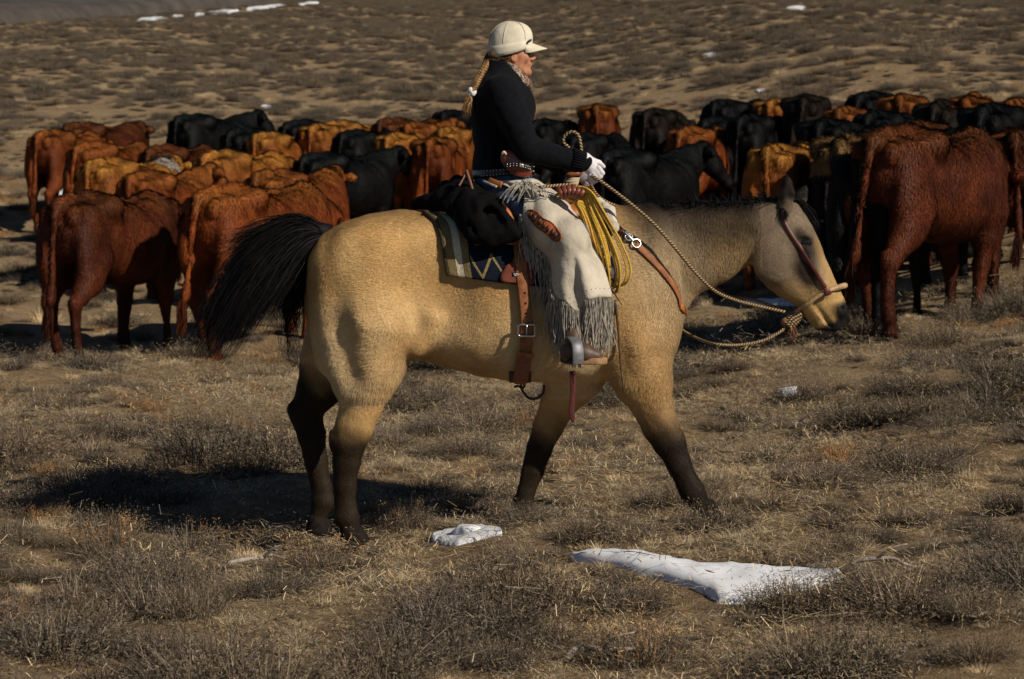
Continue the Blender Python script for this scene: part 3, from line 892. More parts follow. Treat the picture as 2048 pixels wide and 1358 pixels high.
for i in range(7):
    wrap += [(.008 + i * .011, .034 + .002 * (i % 2)), (.013 + i * .011, .037), (.018 + i * .011, .034)]
turned(wrap, hb, M('mule_hide_wrap', (.42, .35, .25), .75, .3, 40, .4, 150), 'horn_wrap', saddle, (.3, 0))
# skirts: leather panels lying on the blanket
def panel(rows_px, off, th, mat, name, parent, ncol=18, nrow=14, yfun=None):
    """leather panel between two pixel polylines, resting on the horse"""
    A = spl([(a, b, 0) for a, b in rows_px[0]], ncol); B = spl([(a, b, 0) for a, b in rows_px[1]], ncol)
    G = []
    for j in range(nrow):
        t = j / (nrow - 1)
        r_ = []
        for i in range(ncol):
            u_, v_ = (A[i] * (1 - t) + B[i] * t)[:2]
            if yfun: r_.append(P(u_, v_, yfun(i / (ncol - 1), t)))
            else: r_.append(on(u_, v_, off)[0])
        G.append(r_)
    G = np.array(G)
    V, F = sheet(G, th)
    return mk(name, V, F, mat, parent)
panel([[(925, 448), (1000, 455), (1080, 450), (1195, 440)], [(930, 488), (985, 496), (1060, 500), (1190, 500)]], .036, .008, leather_o, 'skirt', saddle)
panel([[(1120, 420), (1160, 420), (1190, 425)], [(1130, 560), (1190, 560), (1222, 545)]], .05, .008, leather_o, 'front_skirt', saddle)
# sheepskin showing in front of the fork
ff = Field(P(1180, 470, -.30) - .03, P(1245, 400, -.05) + .03, .008)
ff.chain([P(1196, 408, -.10), P(1215, 425, -.18), P(1230, 458, -.235)], [.03, .032, .02], k=.02)
ff.noise(.004, 90, 3)
mk('sheepskin_lining', *ff.mesh(1), fleece, saddle)
# rear billet with buckle, tooled keeper and the rear cinch round the belly
bp, bn = path_on([(1037, 488), (1042, 540), (1048, 590), (1052, 640), (1052, 665)], 40, .034)
mk('rear_billet', *strap(bp, .050, .006, bn), leather_b, saddle)
for i in range(4):
    u_, v_ = 1049.5 + i * .8, 585 + i * 20
    q, nn = on(u_, v_, .0415)
    mk('punched_hole', *tube(np.array([q - nn * .001, q + nn * .0025]), .0045, 10), M('hole_dark', (.01, .006, .004), .9, 0, 10, 0) if i == 0 else bpy.data.materials['hole_dark'], saddle)
b2, bn2 = path_on([(1053, 640), (1052, 690), (1045, 745), (1040, 757)], 30, .022)
mk('rear_billet', *strap(b2, .054, .006, bn2), leather_b, saddle)
q, nn = on(1052, 657, .046)
T3 = bp[-1] - bp[-6]; T3 = T3 / np.linalg.norm(T3); S3 = nrmz(np.cross(T3, nn))
loop = np.array([q + S3 * a_ * .034 + T3 * b_ * .024 for a_, b_ in ((-1, -1), (0, -1.05), (1, -1), (1.05, 0), (1, 1), (0, 1.05), (-1, 1), (-1.05, 0))])
mk('buckle', *join([tube(spl(loop, 40, True), .0052, 8, True), tube(np.array([q - S3 * .0 + T3 * .022, q - T3 * .026 + nn * .006]), .004, 8)]), steel, saddle)
kp, kn = path_on([(1048, 702), (1045, 728), (1040, 748)], 14, .030)
mk('tooled_keeper', *strap(kp, .066, .006, kn), M('tooled_leather', (.20, .065, .04), .5, .45, 140, .9, 130, .006), saddle)
kp, kn = path_on([(1050, 698), (1049.5, 702), (1049, 706)], 5, .036)
mk('keeper_loop', *strap(kp, .074, .004, kn), leather_b, saddle)
# cinches round the belly
def girth(u, w_, th, off, mat, name, span=.26):
    a = np.linspace(math.pi * (1.5 - span), math.pi * (1.5 + span), 40)
    x = ux(u); zc = uz(640)
    p, n_ = [], []
    for t in a:
        d_ = Vector((0, math.cos(t), math.sin(t)))
        h_ = horse_bvh.ray_cast(Vector((x, 0, zc)), d_)
        q = np.array(h_[0])
        q[2] = max(q[2], uz(761)); p.append(q + np.array(d_) * off); n_.append(np.array(d_))
    p = np.array(p)
    for _ in range(3): p[1:-1] = .25 * p[:-2] + .5 * p[1:-1] + .25 * p[2:]
    return mk(name, *strap(p, w_, th, np.array(n_)), mat, saddle)
girth(1040, .10, .007, .004, leather_d, 'rear_cinch')
kn_ = [P(u, v, -.05) for u, v in ((1042, 765), (1044, 780), (1056, 795), (1072, 797), (1086, 786), (1088, 770))]
mk('cinch_hobble', *tube(spl(kn_, 24), .006, 7), leather_d, saddle)
mk('cinch_hobble', *tube(spl([P(u, v, -.06) for u, v in ((1050, 766), (1046, 776), (1036, 772), (1028, 774))], 12), .006, 7), leather_d, saddle)
# hanging latigo end
lp = spl([P(u, v, -.30) for u, v in ((1145, 742), (1146, 780), (1143, 820), (1146, 846))], 20)
w_ = np.full(20, .027); w_[-3:] = [.022, .014, .003]
mk('latigo', *strap(lp, w_, .004, (0.15, -1, 0)), leather_r, saddle)
lp = spl([P(u, v, -.26) for u, v in ((1230, 600), (1236, 660), (1240, 720), (1246, 782))], 20)
mk('saddle_string', *strap(lp, np.linspace(.012, .004, 20), .003, (0.15, -1, 0)), leather_d, saddle)
# fender and stirrup under the rider's leg
panel([[(1105, 470), (1140, 460), (1175, 468)], [(1128, 660), (1146, 664), (1160, 660)]], 0, .006, leather_d, 'fender', saddle, yfun=lambda s_, t: -.40 - .02 * t)
st_c = P(1144, 709, -.51)
def rot_y(p, a): 
    return np.stack([p[:, 0] * math.cos(a) - p[:, 1] * math.sin(a), p[:, 0] * math.sin(a) + p[:, 1] * math.cos(a), p[:, 2]], -1)
arch = np.array([(0, -.066, -.050), (0, -.07, -.02), (0, -.068, .03), (0, -.05, .075), (0, 0, .098), (0, .05, .075), (0, .068, .03), (0, .07, -.02), (0, .066, -.050)])
arch = rot_y(arch * np.array([1, 1, .72]), .35) + st_c
mk('stirrup', *strap(spl(arch, 40), .052, .008, nrmz(spl(arch, 40) - st_c)), M('galvanised_band', (.16, .165, .175), .5, .25, 50, .2, 140, metal=.4), saddle)
tread = rot_y(np.array([(0, -.066, -.036), (0, 0, -.04), (0, .066, -.036)]), .35) + st_c
mk('stirrup_tread', *strap(spl(tread, 10), .06, .016, (0, 0, 1)), leather_d, saddle)
# concho strings on the cantle side
for k_, (pts, r_, y) in enumerate((([(933, 340), (940, 362), (947, 385), (953, 396), (965, 424)], .0065, -.20), ([(934, 340), (927, 356), (918, 372)], .005, -.19), ([(953, 396), (944, 400), (936, 404)], .004, -.27))):
    mk('tie_string', *tube(spl([P(u, v, y - .06 * i / 4) for i, (u, v) in enumerate(pts)], 20), r_, 6), M('string_leather', (.16, .07, .045), .6, .3, 40, .2) if k_ == 0 else bpy.data.materials['string_leather'], saddle)
# cantle binding and its conchos
cr = [P(959, 380, -.10), P(975, 388, -.19), P(995, 402, -.25), P(1012, 420, -.285), P(1024, 442, -.30)]
mk('cantle_binding', *tube(spl(cr, 30), [.014] * 30, 10), leather_o, saddle)
cr = [P(966, 386, -.12), P(985, 402, -.22), P(1003, 422, -.27), P(1015, 445, -.30)]
mk('cantle_binding', *tube(spl(cr, 30), .012, 10), leather, saddle)
for u, v in ((1020, 446), (1029, 455)):
    mk('concho', *ball(P(u, v, -.335), (.010, .005, .010)), steel, saddle)

# ------------------------------------------------------------------ black jacket tied behind the cantle
jf = Field(P(800, 510, -.48), P(1070, 345, .36), .0105)
jf.lo
blobs = [((838, 408), .0, .045, .02), ((862, 402), -.03, .055, .03), ((885, 396), -.05, .065, .05)]
jf.chain([P(832, 409, .02), P(862, 404, -.03), P(890, 398, -.08), P(920, 395, -.12)], [.030, .040, .055, .07], k=.03)
jf.chain([P(895, 385, .1), P(920, 380, 0), P(935, 388, -.12)], [.05, .06, .06], k=.03)
jf.chain([P(925, 400, -.14), P(945, 425, -.24), P(965, 455, -.31), P(985, 470, -.335)], [.075, .08, .07, .045], k=.03)
jf.chain([P(945, 395, -.16), P(975, 420, -.28), P(1005, 452, -.35), P(1030, 468, -.36)], [.07, .07, .06, .035], k=.03)
jf.chain([P(935, 400, .1), P(945, 440, .24), P(965, 470, .32)], [.07, .08, .05], k=.03)
jf.ell(P(905, 410, -.19), (.06, .03, .06), k=.04)
jf.chain([P(940, 470, -.335), P(975, 482, -.345), P(1015, 478, -.36)], [.022, .028, .022], k=.03)
jf.cone(P(955, 398, -.275), P(985, 455, -.40), .012, .016, k=.03, op='s')
jf.cone(P(915, 400, -.225), P(950, 460, -.355), .010, .012, k=.03, op='s')
jf.cone(P(985, 415, -.32), P(1010, 460, -.42), .010, .012, k=.025, op='s')
jf.noise(.008, 16, 1); jf.noise(.006, 30, 2); jf.noise(.003, 60, 3)
jV, jQ = jf.mesh(1)
jacket = mk('jacket', jV, jQ, black_cloth, base=P(940, 440, -.1), label='rolled black fleece jacket tied behind the saddle seat', category='jacket')

# ------------------------------------------------------------------ breast collar
bc = thing('breast_collar', P(1300, 540, -.2), 'orange leather breast collar strap with steel buckles across the horse\'s chest', 'breast collar')
p_, n_2 = path_on([(1228, 452), (1244, 466), (1258, 478)], 14, .012)
mk('billet', *strap(p_, .024, .005, n_2), leather_r, bc)
p_, n_2 = path_on([(1270, 490), (1296, 514), (1322, 542), (1342, 568), (1354, 592), (1357, 612)], 50, .009, 8, y=-.1)
mk('shoulder_strap', *strap(p_, .028, .005, n_2), leather_b, bc)
a0 = p_[-1]
ch = spl([a0, a0 + np.array([.02, .05, -.02]), np.array([a0[0] + .035, 0, a0[2] - .04]), np.array([a0[0] + .02, .06 - a0[1] - .11 + .05, a0[2] - .02]), np.array([a0[0], -a0[1], a0[2]])], 16)
mk('chest_strap', *strap(ch, .030, .006, nrmz(np.stack([np.ones(16), np.linspace(-.6, .6, 16), np.zeros(16)], -1))), leather_o, bc)
for u, v, r_ in ((1256, 477, .017), (1270, 489, .020)):
    q, nn = on(u, v, .016)
    t1 = nrmz(np.cross(nn, [0, 0, 1.0])); t2 = np.cross(nn, t1)
    aa = np.arange(20) * 2 * math.pi / 20
    mk('buckle_ring', *tube(q + r_ * (np.cos(aa)[:, None] * t1 + np.sin(aa)[:, None] * t2), .0042, 8, True), steel, bc)
p_, n_2 = path_on([(1246, 466), (1256, 476), (1266, 486)], 8, .019)
mk('buckle_plate', *strap(p_, .018, .004, n_2), steel, bc)

# ------------------------------------------------------------------ bosal hackamore on the head
hk = thing('bosal_hackamore', P(1620, 560, -.1), 'bosal hackamore with dark red headstall strap and braided rawhide noseband', 'bridle')
p_, n_2 = path_on([(1563, 432), (1572, 452), (1585, 474), (1602, 498), (1620, 526), (1636, 552), (1650, 575)], 50, .006, 3)
mk('headstall', *strap(p_, .017, .004, n_2), leather_r, hk)
q0 = p_[0]
cw = spl([q0, np.array([ux(1560), -.06, uz(408)]), np.array([ux(1556), 0, uz(396)]), np.array([ux(1560), .06, uz(408)]), np.array([q0[0], -q0[1], q0[2]])], 20)
mk('crown_strap', *strap(cw, .018, .004, nrmz(cw - np.array([ux(1560), 0, uz(450)]))), leather_r, hk)
raw = M('braided_rawhide', (.42, .28, .14), .55, .45, 160, .8, 220, .004)
# noseband: over the nose bridge, down both sides to the heel knot under the chin
bos = []
for y in (-1, 1):
    pts = [P(1690, 571, .0), P(1686, 572, .045 * y), P(1668, 577, .078 * y), P(1652, 582, .087 * y), P(1632, 594, .082 * y), P(1612, 609, .062 * y), P(1597, 620, .032 * y), P(1586, 630, .0)]
    if y < 0:
        fx = [pts[0], pts[1]]
        for (u, v) in ((1668, 577), (1652, 582), (1632, 594), (1614, 607)):
            fx.append(on(u, v, .012)[0])
        pts = fx + [P(1600, 617, -.035), P(1586, 630, 0)]
    bos.append(tube(spl(pts, 60), np.interp(np.linspace(0, 1, 60), [0, .28, .38, 1], [.0135, .0135, .0095, .0085]), 10))
mk('noseband', *join(bos), raw, hk)
q, nn = on(1651, 582, .016)
mk('cheek_hanger', *strap(np.array([on(1650, 575, .02)[0], q, on(1655, 588, .024)[0]]), .03, .006, nn), leather_r, hk)
kb = P(1578, 645, 0)
knot = [ball(P(1573, 644, 0), (.026, .024, .022))]
mk('heel_knot', *join(knot), M('rawhide_knob', (.24, .11, .05), .5, .3, 50, .3, 120), hk)

# ------------------------------------------------------------------ ropes
def rope_mat(name, c1, c2, scale):
    m, nt, b = newmat(name)
    at = nt.nodes.new('ShaderNodeAttribute'); at.attribute_name = 'lay'
    c = ramp(nt, at.outputs['Fac'], [(.0, c1), (.45, c1), (.55, c2), (1, c2)])
    c = mixc(nt, 1.0, c, ramp(nt, noise(nt, 120, 3), [(.3, .7), (.7, 1.2)]), 'MULTIPLY')
    L(nt, c, b.inputs['Base Color']); b.inputs['Roughness'].default_value = .75; b.inputs['Specular IOR Level'].default_value = .25
    return m
def rope(p, r, pitch, k=9, lobes=3):
    """laid rope: the section turns along the line, strands bulge; attr lay marks every other strand"""
    p = np.asarray(p, float)
    s = np.concatenate([[0], np.cumsum(np.linalg.norm(np.diff(p, axis=0), axis=1))])
    n = max(8, int(s[-1] / (pitch / 5)))
    t = np.linspace(0, s[-1], n)
    p = np.stack([np.interp(t, s, p[:, i]) for i in range(3)], -1)
    T, S, N = frames(p)
    a = np.arange(k) * 2 * math.pi / k
    ph = a[None] - (t / pitch * 2 * math.pi)[:, None] / 1.0
    rr = r * (.86 + .18 * np.abs(np.cos(ph * lobes / 2)))
    V = p[:, None] + rr[..., None] * (np.cos(a)[None, :, None] * S[:, None] + np.sin(a)[None, :, None] * N[:, None])
    lay = (.5 + .5 * np.cos(ph * 2)).reshape(-1)
    return V.reshape(-1, 3), [grid_faces(n, k, True)], lay
def rope_obj(name, segs, r, pitch, mat, parent=None, **kw):
    parts, lays = [], []
    for sgm in segs:
        V, F, l = rope(sgm, r, pitch); parts.append((V, F)); lays.append(l)
    V, F = join(parts)
    return mk(name, V, F, mat, parent, attrs={'lay': np.concatenate(lays)}, smooth=True, **kw)
mec = rope_mat('mecate_hair_rope', (.38, .26, .135), (.04, .024, .014), 1)
reins = thing('mecate_rein', P(1400, 570, -.1), 'brown and cream twisted rope rein from the gloved hand to the bosal knot', 'rein')
nr = spl([P(1183, 350, -.26), P(1215, 372, -.27), P(1262, 408, -.27), P(1310, 450, -.26), P(1355, 502, -.25), P(1395, 550, -.22), P(1430, 582, -.17), P(1470, 600, -.11), P(1520, 613, -.05), P(1570, 624, -.02)], 120)
rope_obj('near_rein', [nr], .0076, .028, mec, reins)
fr_ = spl([P(1176, 358, -.05), P(1203, 398, .02), P(1290, 440, .12), P(1380, 530, .17), P(1450, 588, .12), P(1500, 598, .07), P(1545, 612, .03), P(1572, 626, .01)], 100)
rope_obj('far_rein', [fr_], .0076, .028, mec, reins)
lp = spl([P(1150, 303, -.16), P(1140, 296, -.17), P(1128, 287, -.18), P(1127, 276, -.185), P(1135, 267, -.19), P(1147, 264, -.195), P(1157, 272, -.20), P(1161, 288, -.205), P(1164, 306, -.21), P(1172, 330, -.22)], 60)
rope_obj('loop', [lp], .0078, .030, mec, reins)
ld = spl([P(1066, 376, -.33), P(1083, 374, -.34), P(1115, 371, -.31), P(1140, 370, -.29), P(1160, 374, -.28), P(1176, 384, -.26), P(1192, 398, -.20)], 60)
rope_obj('lead_tail', [ld], .0075, .030, mec, reins)
gd = spl([P(1325, 630, .2), P(1358, 656, .12), P(1395, 677, 0.02), P(1430, 688, -.15), P(1475, 690, -.1), P(1520, 683, -.06), P(1552, 669, -.03), P(1575, 652, 0)], 80)
rope_obj('get_down_line', [gd], .0068, .026, mec, reins)
wr = []
for i in range(7):
    a = np.arange(24) * 2 * math.pi / 24
    t = i / 6
    c = P(1575 + 22 * t, 650 - 22 * t, 0); axs = nrmz(P(1597, 628, 0) - P(1575, 650, 0)); s1 = np.array([0, 1.0, 0]); s2 = np.cross(axs, s1)
    r_ = .024 - .006 * abs(t - .4)
    wr.append(c + r_ * (np.cos(a)[:, None] * s1 + np.sin(a)[:, None] * s2) + axs * (a / 6.28 * .008)[:, None])
rope_obj('wrapped_knot', wr, .0085, .024, mec, reins)
ts = strands([[P(1576, 650, -.015), P(1580, 660, -.015), P(1579, 676, -.015)], [P(1585, 648, -.01), P(1590, 660, -.01), P(1588, 672, -.01)]], 260, 6, .004, .010, 1)
mk('tassel', *ts, M('tassel_hair', (.16, .07, .03), .7, .4, 40, 0), reins, kind='stuff')
mk('popper', *strap(spl([P(1572, 660, 0), P(1550, 668, -.02), P(1532, 674, -.03)], 10), .012, .004, (0, -1, 0.2)), leather_d, reins)

# ------------------------------------------------------------------ lariat
yel = rope_mat('yellow_nylon', (.62, .39, .055), (.46, .27, .035), 1)
lar = thing('lariat', P(1190, 400, -.36), 'coiled yellow lariat rope strapped to the saddle horn', 'rope')
loops = []
for i in range(8):
    f = i / 7
    w1, w2, w3 = rng.uniform(-1, 1, 3)
    R_ = 7.5 * i - 26 + 5 * w1; L_ = -5.5 * i + 12 + 6 * w2
    pts = [P(1112 + 2 * i, 394 - f * 6, -.31 - .010 * i), P(1132 + 3 * i, 382 - f * 8, -.325 - .008 * i), P(1160 + 3 * i, 388 - 6 * f, -.355 - .008 * i), P(1190 + R_ * .55, 428 - 8 * f, -.385 - .006 * i),
           P(1218 + R_ * .8, 490 - 8 * f, -.39 - .006 * i), P(1232 + R_, 540 - 8 * f, -.38 - .006 * i), P(1232 + R_ * .8, 574 - 12 * f + 12 * w3, -.37 - .005 * i), P(1224 + R_ * .2, 592 - 22 * f + 12 * w3, -.36),
           P(1215 + L_ * .6, 560 - 16 * f + 8 * w3, -.35 - .01 * f), P(1204 + L_, 500 - 5 * i, -.35 - .01 * f), P(1186 + L_ * .8, 440 - 2 * i, -.345 - .01 * f), P(1164 + L_ * .5, 406, -.335)]
    loops.append(spl(pts, 90, True))
rope_obj('coil', loops, .0050, .018, yel, lar)
q = [P(1212, 560, -.40), P(1222, 576, -.41), P(1232, 592, -.41), P(1244, 610, -.40)]
mk('strap_tail', *strap(spl(q, 12), np.linspace(.012, .003, 12), .003, (0, -1, 0)), leather_d, lar)
wr = []
for i in range(6):
    c = P(1122 + i * 8.2, 385 + (i - 2.5) ** 2 * .55 - 2, -.345 - .004 * i)
    a = np.linspace(0, 2 * math.pi, 28)
    th_ = -.55 + i * .22
    ax_ = np.array([math.cos(th_), 0, -math.sin(th_)]); s2 = np.array([math.sin(th_), 0, math.cos(th_)])
    wr.append(strap(c + .040 * np.cos(a)[:, None] * np.array([0, 1.0, 0]) + .026 * np.sin(a)[:, None] * s2, .019, .005, nrmz(np.cos(a)[:, None] * np.array([0, 1.0, 0]) + np.sin(a)[:, None] * s2)))
mk('rope_strap', *join(wr), M('wrap_leather', (.17, .045, .025), .4, .3, 40, .2), lar)
# hobbles: dark strap with conchos behind the coil
hp_ = spl([P(1176, 415, -.30), P(1190, 450, -.335), P(1203, 490, -.345), P(1214, 530, -.345), P(1222, 560, -.35)], 24)
hob = thing('hobble_strap', P(1200, 500, -.33), 'dark braided hobble strap with silver rings hanging behind the yellow rope', 'strap')
mk('band', *strap(hp_, .034, .008, (.2, -1, 0)), leather_d, hob)
for i in range(5):
    c = hp_[9 + i * 3] + np.array([0, -.012, 0])
    mk('bead', *ball(c, (.010, .006, .008), 10, 6), M('pale_bead', (.35, .34, .32), .4, .2, 40, 0) if i == 0 else bpy.data.materials['pale_bead'], hob)
a = np.arange(18) * 2 * math.pi / 18
mk('ring', *tube(P(1218, 545, -.385) + .02 * np.stack([np.cos(a), 0 * a, 1.3 * np.sin(a)], -1), .004, 8, True), steel, hob)
# ------------------------------------------------------------------ the rider
rb = P(1005, 400, 0)
skin = M('skin', (.40, .175, .10), .55, .16, 60, .3, 260, .002, spec=.25)
wool = None
m_, nt, b = newmat('navy_black_wool')
c = ramp(nt, noise(nt, 40, 4), [(.3, (.0026, .0030, .0045)), (.7, (.0050, .0058, .0085))])
L(nt, c, b.inputs['Base Color']); b.inputs['Roughness'].default_value = .95; b.inputs['Specular IOR Level'].default_value = .12
b.inputs['Sheen Weight'].default_value = .015; b.inputs['Sheen Roughness'].default_value = .5
bump(nt, b, noise(nt, 150, 3, .6, stretch=(.5, .5, 1.6)), .7, .006)
wool = m_
person = None
bf = Field((-.25, -.52, .66), (.48, .52, 2.43), .0058)
# head: skull, jaw, face
hc = P(1022, 92, 0)
bf.ell(P(1020, 88, 0), (.098, .076, .10), k=.02)
bf.ell(P(1035, 117, 0), (.056, .060, .080), ang=.15, k=.025)
bf.cone(P(1036, 134, -.042), P(1052, 145, -.014), .022, .017, k=.025)
bf.cone(P(1036, 134, .042), P(1052, 145, .014), .022, .017, k=.025)
bf.ell(P(1054.5, 144, 0), (.019, .022, .017), k=.015)          # chin
bf.cone(P(1060, 101, 0), P(1067.5, 116, 0), .0075, .0105, k=.010)  # nose
bf.ell(P(1063.5, 119, -.012), (.009, .008, .0075), k=.006); bf.ell(P(1063.5, 119, .012), (.009, .008, .0075), k=.006)
bf.ell(P(1058, 128.5, 0), (.016, .024, .0065), k=.006)         # upper lip
bf.ell(P(1057.5, 133.5, 0), (.0155, .021, .0065), k=.006)
bf.cone(P(1065, 131, -.022), P(1065, 131, .022), .0028, .0028, k=.003, op='s')
bf.cone(P(1064, 137.5, -.02), P(1064, 137.5, .02), .006, .006, k=.008, op='s')
bf.cone(P(1066, 123.5, -.02), P(1066, 123.5, .02), .004, .004, k=.006, op='s')
bf.ell(P(1056, 97, 0), (.014, .052, .010), k=.012)             # brow
for y in (-1, 1):
    bf.ell(P(1059, 106, .030 * y), (.013, .015, .010), k=.008, op='s')
    bf.cone(P(1053, 121, .062 * y), P(1057, 134, .045 * y), .008, .010, k=.025, op='s')
    bf.ell(P(1046, 116, .050 * y), (.020, .013, .017), k=.025)  # cheekbone
    bf.ell(P(1026, 114, .072 * y), (.015, .010, .027), ang=.2, k=.006)   # ear
    bf.ell(P(1028, 113, .084 * y), (.008, .008, .016), k=.005, op='s')
bf.cone(P(1015, 128, 0), P(1004, 168, 0), .055, .062, k=.03)    # neck
# trunk and limbs inside the clothes
bf.chain([P(1002, 170), P(998, 215), P(1000, 270), P(1003, 330), P(1006, 375)], [.070, .088, .084, .085, .09], sy=1.4, k=.04)
arms = {-1: [P(1004, 188, -.165), P(1055, 298, -.275), P(1166, 324, -.225)], 1: [P(1006, 188, .165), P(1058, 300, .25), P(1150, 340, .02)]}
legs = {-1: [P(1008, 388, -.10), P(1142, 474, -.40), P(1150, 700, -.43)], 1: [P(1008, 388, .10), P(1142, 474, .40), P(1150, 700, .43)]}
for y in (-1, 1):
    bf.chain(arms[y], [.055, .045, .030], k=.03)
    bf.chain(legs[y], [.095, .065, .048], k=.04)
    w_ = arms[y][-1]
    bf.cone(w_, w_ + np.array([.05, 0, -.02]), .026, .022, sy=.7, k=.02)
bV, bQ = bf.mesh(1)
person = mk('person', bV, bQ, skin, base=rb, label='person in white cap, black sweater and fringed leather chaps riding the buckskin horse', category='person')
# eyes
for y in (-1, 1):
    mk('eye', *ball(P(1056.5, 107, .030 * y), .0105, 10, 8), M('eye_dark', (.03, .02, .015), .1, 0, 10, 0) if y < 0 else bpy.data.materials['eye_dark'], person)
# hair under the cap and the braid
hairb = M('blond_hair', (.12, .062, .025), .45, .5, 60, .4, 200, stretch=(1, 1, .2))
hf2 = Field(P(970, 140, -.11), P(1045, 100, .11), .007)
hf2.chain([P(984, 108, -.05), P(1000, 116, -.066), P(1018, 117, -.074)], [.018, .014, .007], k=.015)
hf2.chain([P(984, 108, .05), P(1000, 116, .066), P(1018, 117, .074)], [.024, .019, .010], k=.02)
hf2.cone(P(992, 104, -.05), P(992, 104, .05), .018, .018, k=.015)
hf2.cone(P(985, 112, -.02), P(975, 124, -.03), .022, .014, k=.02)
hf2.noise(.003, 70, 1)
hair_o = mk('hair', *hf2.mesh(1), hairb, person)
hg = [[P(1024, 110, -.080), P(1008, 116, -.078), P(992, 115, -.068), P(978, 119, -.045)], [P(1026, 118, -.074), P(1010, 122, -.074), P(994, 120, -.064), P(978, 122, -.045)]]
mk('loose_hair', *strands(hg, 500, 8, .003, .005, 1), hairb, hair_o, kind='stuff')
ax_ = spl([P(977, 120, -.04), P(971, 132, -.06), P(961, 150, -.10), P(952, 167, -.125), P(944, 181, -.13)], 60)
hairl = M('braid_hair', (.23, .125, .045), .4, .5, 60, .4, 200, stretch=(1, 1, .2))
T, S, N = frames(ax_)
bra = []
tt = np.linspace(0, 1, 60)
for k_ in range(3):
    ph = tt * 5.0 * 2 * math.pi + k_ * 2 * math.pi / 3
    bra.append(tube(ax_ + S * (.0095 * np.cos(ph))[:, None] + N * (.006 * np.sin(2 * ph))[:, None], np.linspace(.0098, .008, 60), 8, flat=.9))
braid = mk('braid', *join(bra), hairl, person)
eg = [[P(944, 183, -.135), P(936, 200, -.14), P(929, 228, -.14)], [P(944, 183, -.125), P(940, 202, -.13), P(938, 226, -.135)]]
mk('braid_end', *strands(eg, 420, 8, .004, .006, 1), hairl, braid, kind='stuff')
tf = Field(P(930, 200, -.18), P(960, 165, -.08), .005)
for i in range(6):
    a = i * 1.05
    tf.ell(P(943.5, 183.5, -.13) + .011 * np.array([math.cos(a), math.sin(a) * .7, math.sin(a * 2) * .9]), (.012, .012, .013), k=.004)
white_fab = M('white_fabric', (.62, .60, .62), .85, .12, 30, .3, 120, .004)
mk('hair_tie', *tf.mesh(1), white_fab, braid)

# cap
capm = M('cream_canvas', (.60, .54, .43), .9, .14, 14, .35, 60, .005, spec=.1)
def cap_rows():
    out = [(976, 114, 975, 92), ]
rows_ = []
cc_ = P(1017, 95, 0)
prof = [(.0, 1.0), (.18, 1.015), (.36, 1.0), (.54, .95), (.70, .85), (.84, .68), (.94, .45), (.99, .2), (1.0, .0)]
nc = 48
aa = np.arange(nc) * 2 * math.pi / nc
fr_u, bk_u = 1062, 975
rest = []
for h_, r_ in prof:
    row = []
    for a in aa:
        ca, sa = math.cos(a), math.sin(a)
        # tilted lower edge: low at the back, higher at the front
        vb = 104 - 11 * ca + 3 * (1 - ca * ca)
        vt = 42.5
        u_ = 1019 + 44.5 * r_ * ca * (1.0 if ca > 0 else .98) + 6 * h_ * (.4 + .6 * (ca > 0) * ca)
        v_ = vb + (vt - vb) * h_
        seam = 1 - .015 * max(0, math.cos(3 * a)) ** 30
        row.append(P(u_, v_, .094 * r_ * sa * seam))
    rows_.append(row)
Gc = np.array(rows_)
cap = mk('cap', Gc.reshape(-1, 3), grid_faces(len(prof), nc, True), capm, person)
# band round the lower edge, folded ear flap look
band = []
for h_, off in ((-.02, 1.0), (-.02, 1.02), (.10, 1.032), (.20, 1.035), (.30, 1.03), (.31, 1.0)):
    row = []
    for a in aa:
        ca, sa = math.cos(a), math.sin(a)
        vb = 104 - 11 * ca + 3 * (1 - ca * ca)
        v_ = vb + (42.5 - vb) * h_ * (1.0 if ca < .55 else 1 - .5 * (ca - .55) / .45)
        row.append(P(1019 + 44.5 * off * ca * (1 if ca > 0 else .98) + 6 * h_ * .4, v_, .094 * off * sa))
    band.append(row)
mk('cap_band', np.array(band).reshape(-1, 3), grid_faces(6, nc, True)[:, ::-1], capm, cap)
# brim
G = []
for s_ in np.linspace(0, 1, 8):
    row = []
    for t in np.linspace(-1, 1, 21):
        a = t * .80
        in_u, in_v = 1019 + 44 * math.cos(a), 104 - 11 * math.cos(a) - 4 * math.cos(a) + 5
        y_ = .094 * math.sin(a)
        ext = 31 * math.cos(t * math.pi / 2) ** .6
        drop = 10.5 * s_ + 3 * t * t * s_
        row.append(P(in_u + ext * s_, in_v - 7 + drop + 2 * t * t, y_ * (1 - .12 * s_)))
    G.append(row)
mk('brim', *sheet(np.array(G), .005), capm, cap)
pn = P(1059, 82, -.072)
mk('pin', *ball(pn, (.014, .004, .006), 12, 8, R=np.array([[.82, 0, -.57], [0, 1, 0], [.57, 0, .82]])), M('blue_enamel', (.035, .055, .10), .35, .5, 120, .2, 200), cap)
# panel seams
seamm = M('seam_thread', (.42, .38, .30), .9, .2, 40, 0)
for a in (math.radians(-108), math.radians(-48), math.radians(-168), math.radians(108), math.radians(48)):
    pts = []
    for h_, r_ in [p_ for p_ in prof if p_[0] >= .3]:
        ca, sa = math.cos(a), math.sin(a)
        vb = 104 - 11 * ca + 3 * (1 - ca * ca)
        pts.append(P(1019 + 44.9 * r_ * ca * (1.0 if ca > 0 else .98) + 6 * h_ * (.4 + .6 * (ca > 0) * ca), vb + (42.3 - vb) * h_, .0945 * r_ * sa))
    mk('seam', *tube(spl(pts, 30), .0016, 5), seamm, cap)

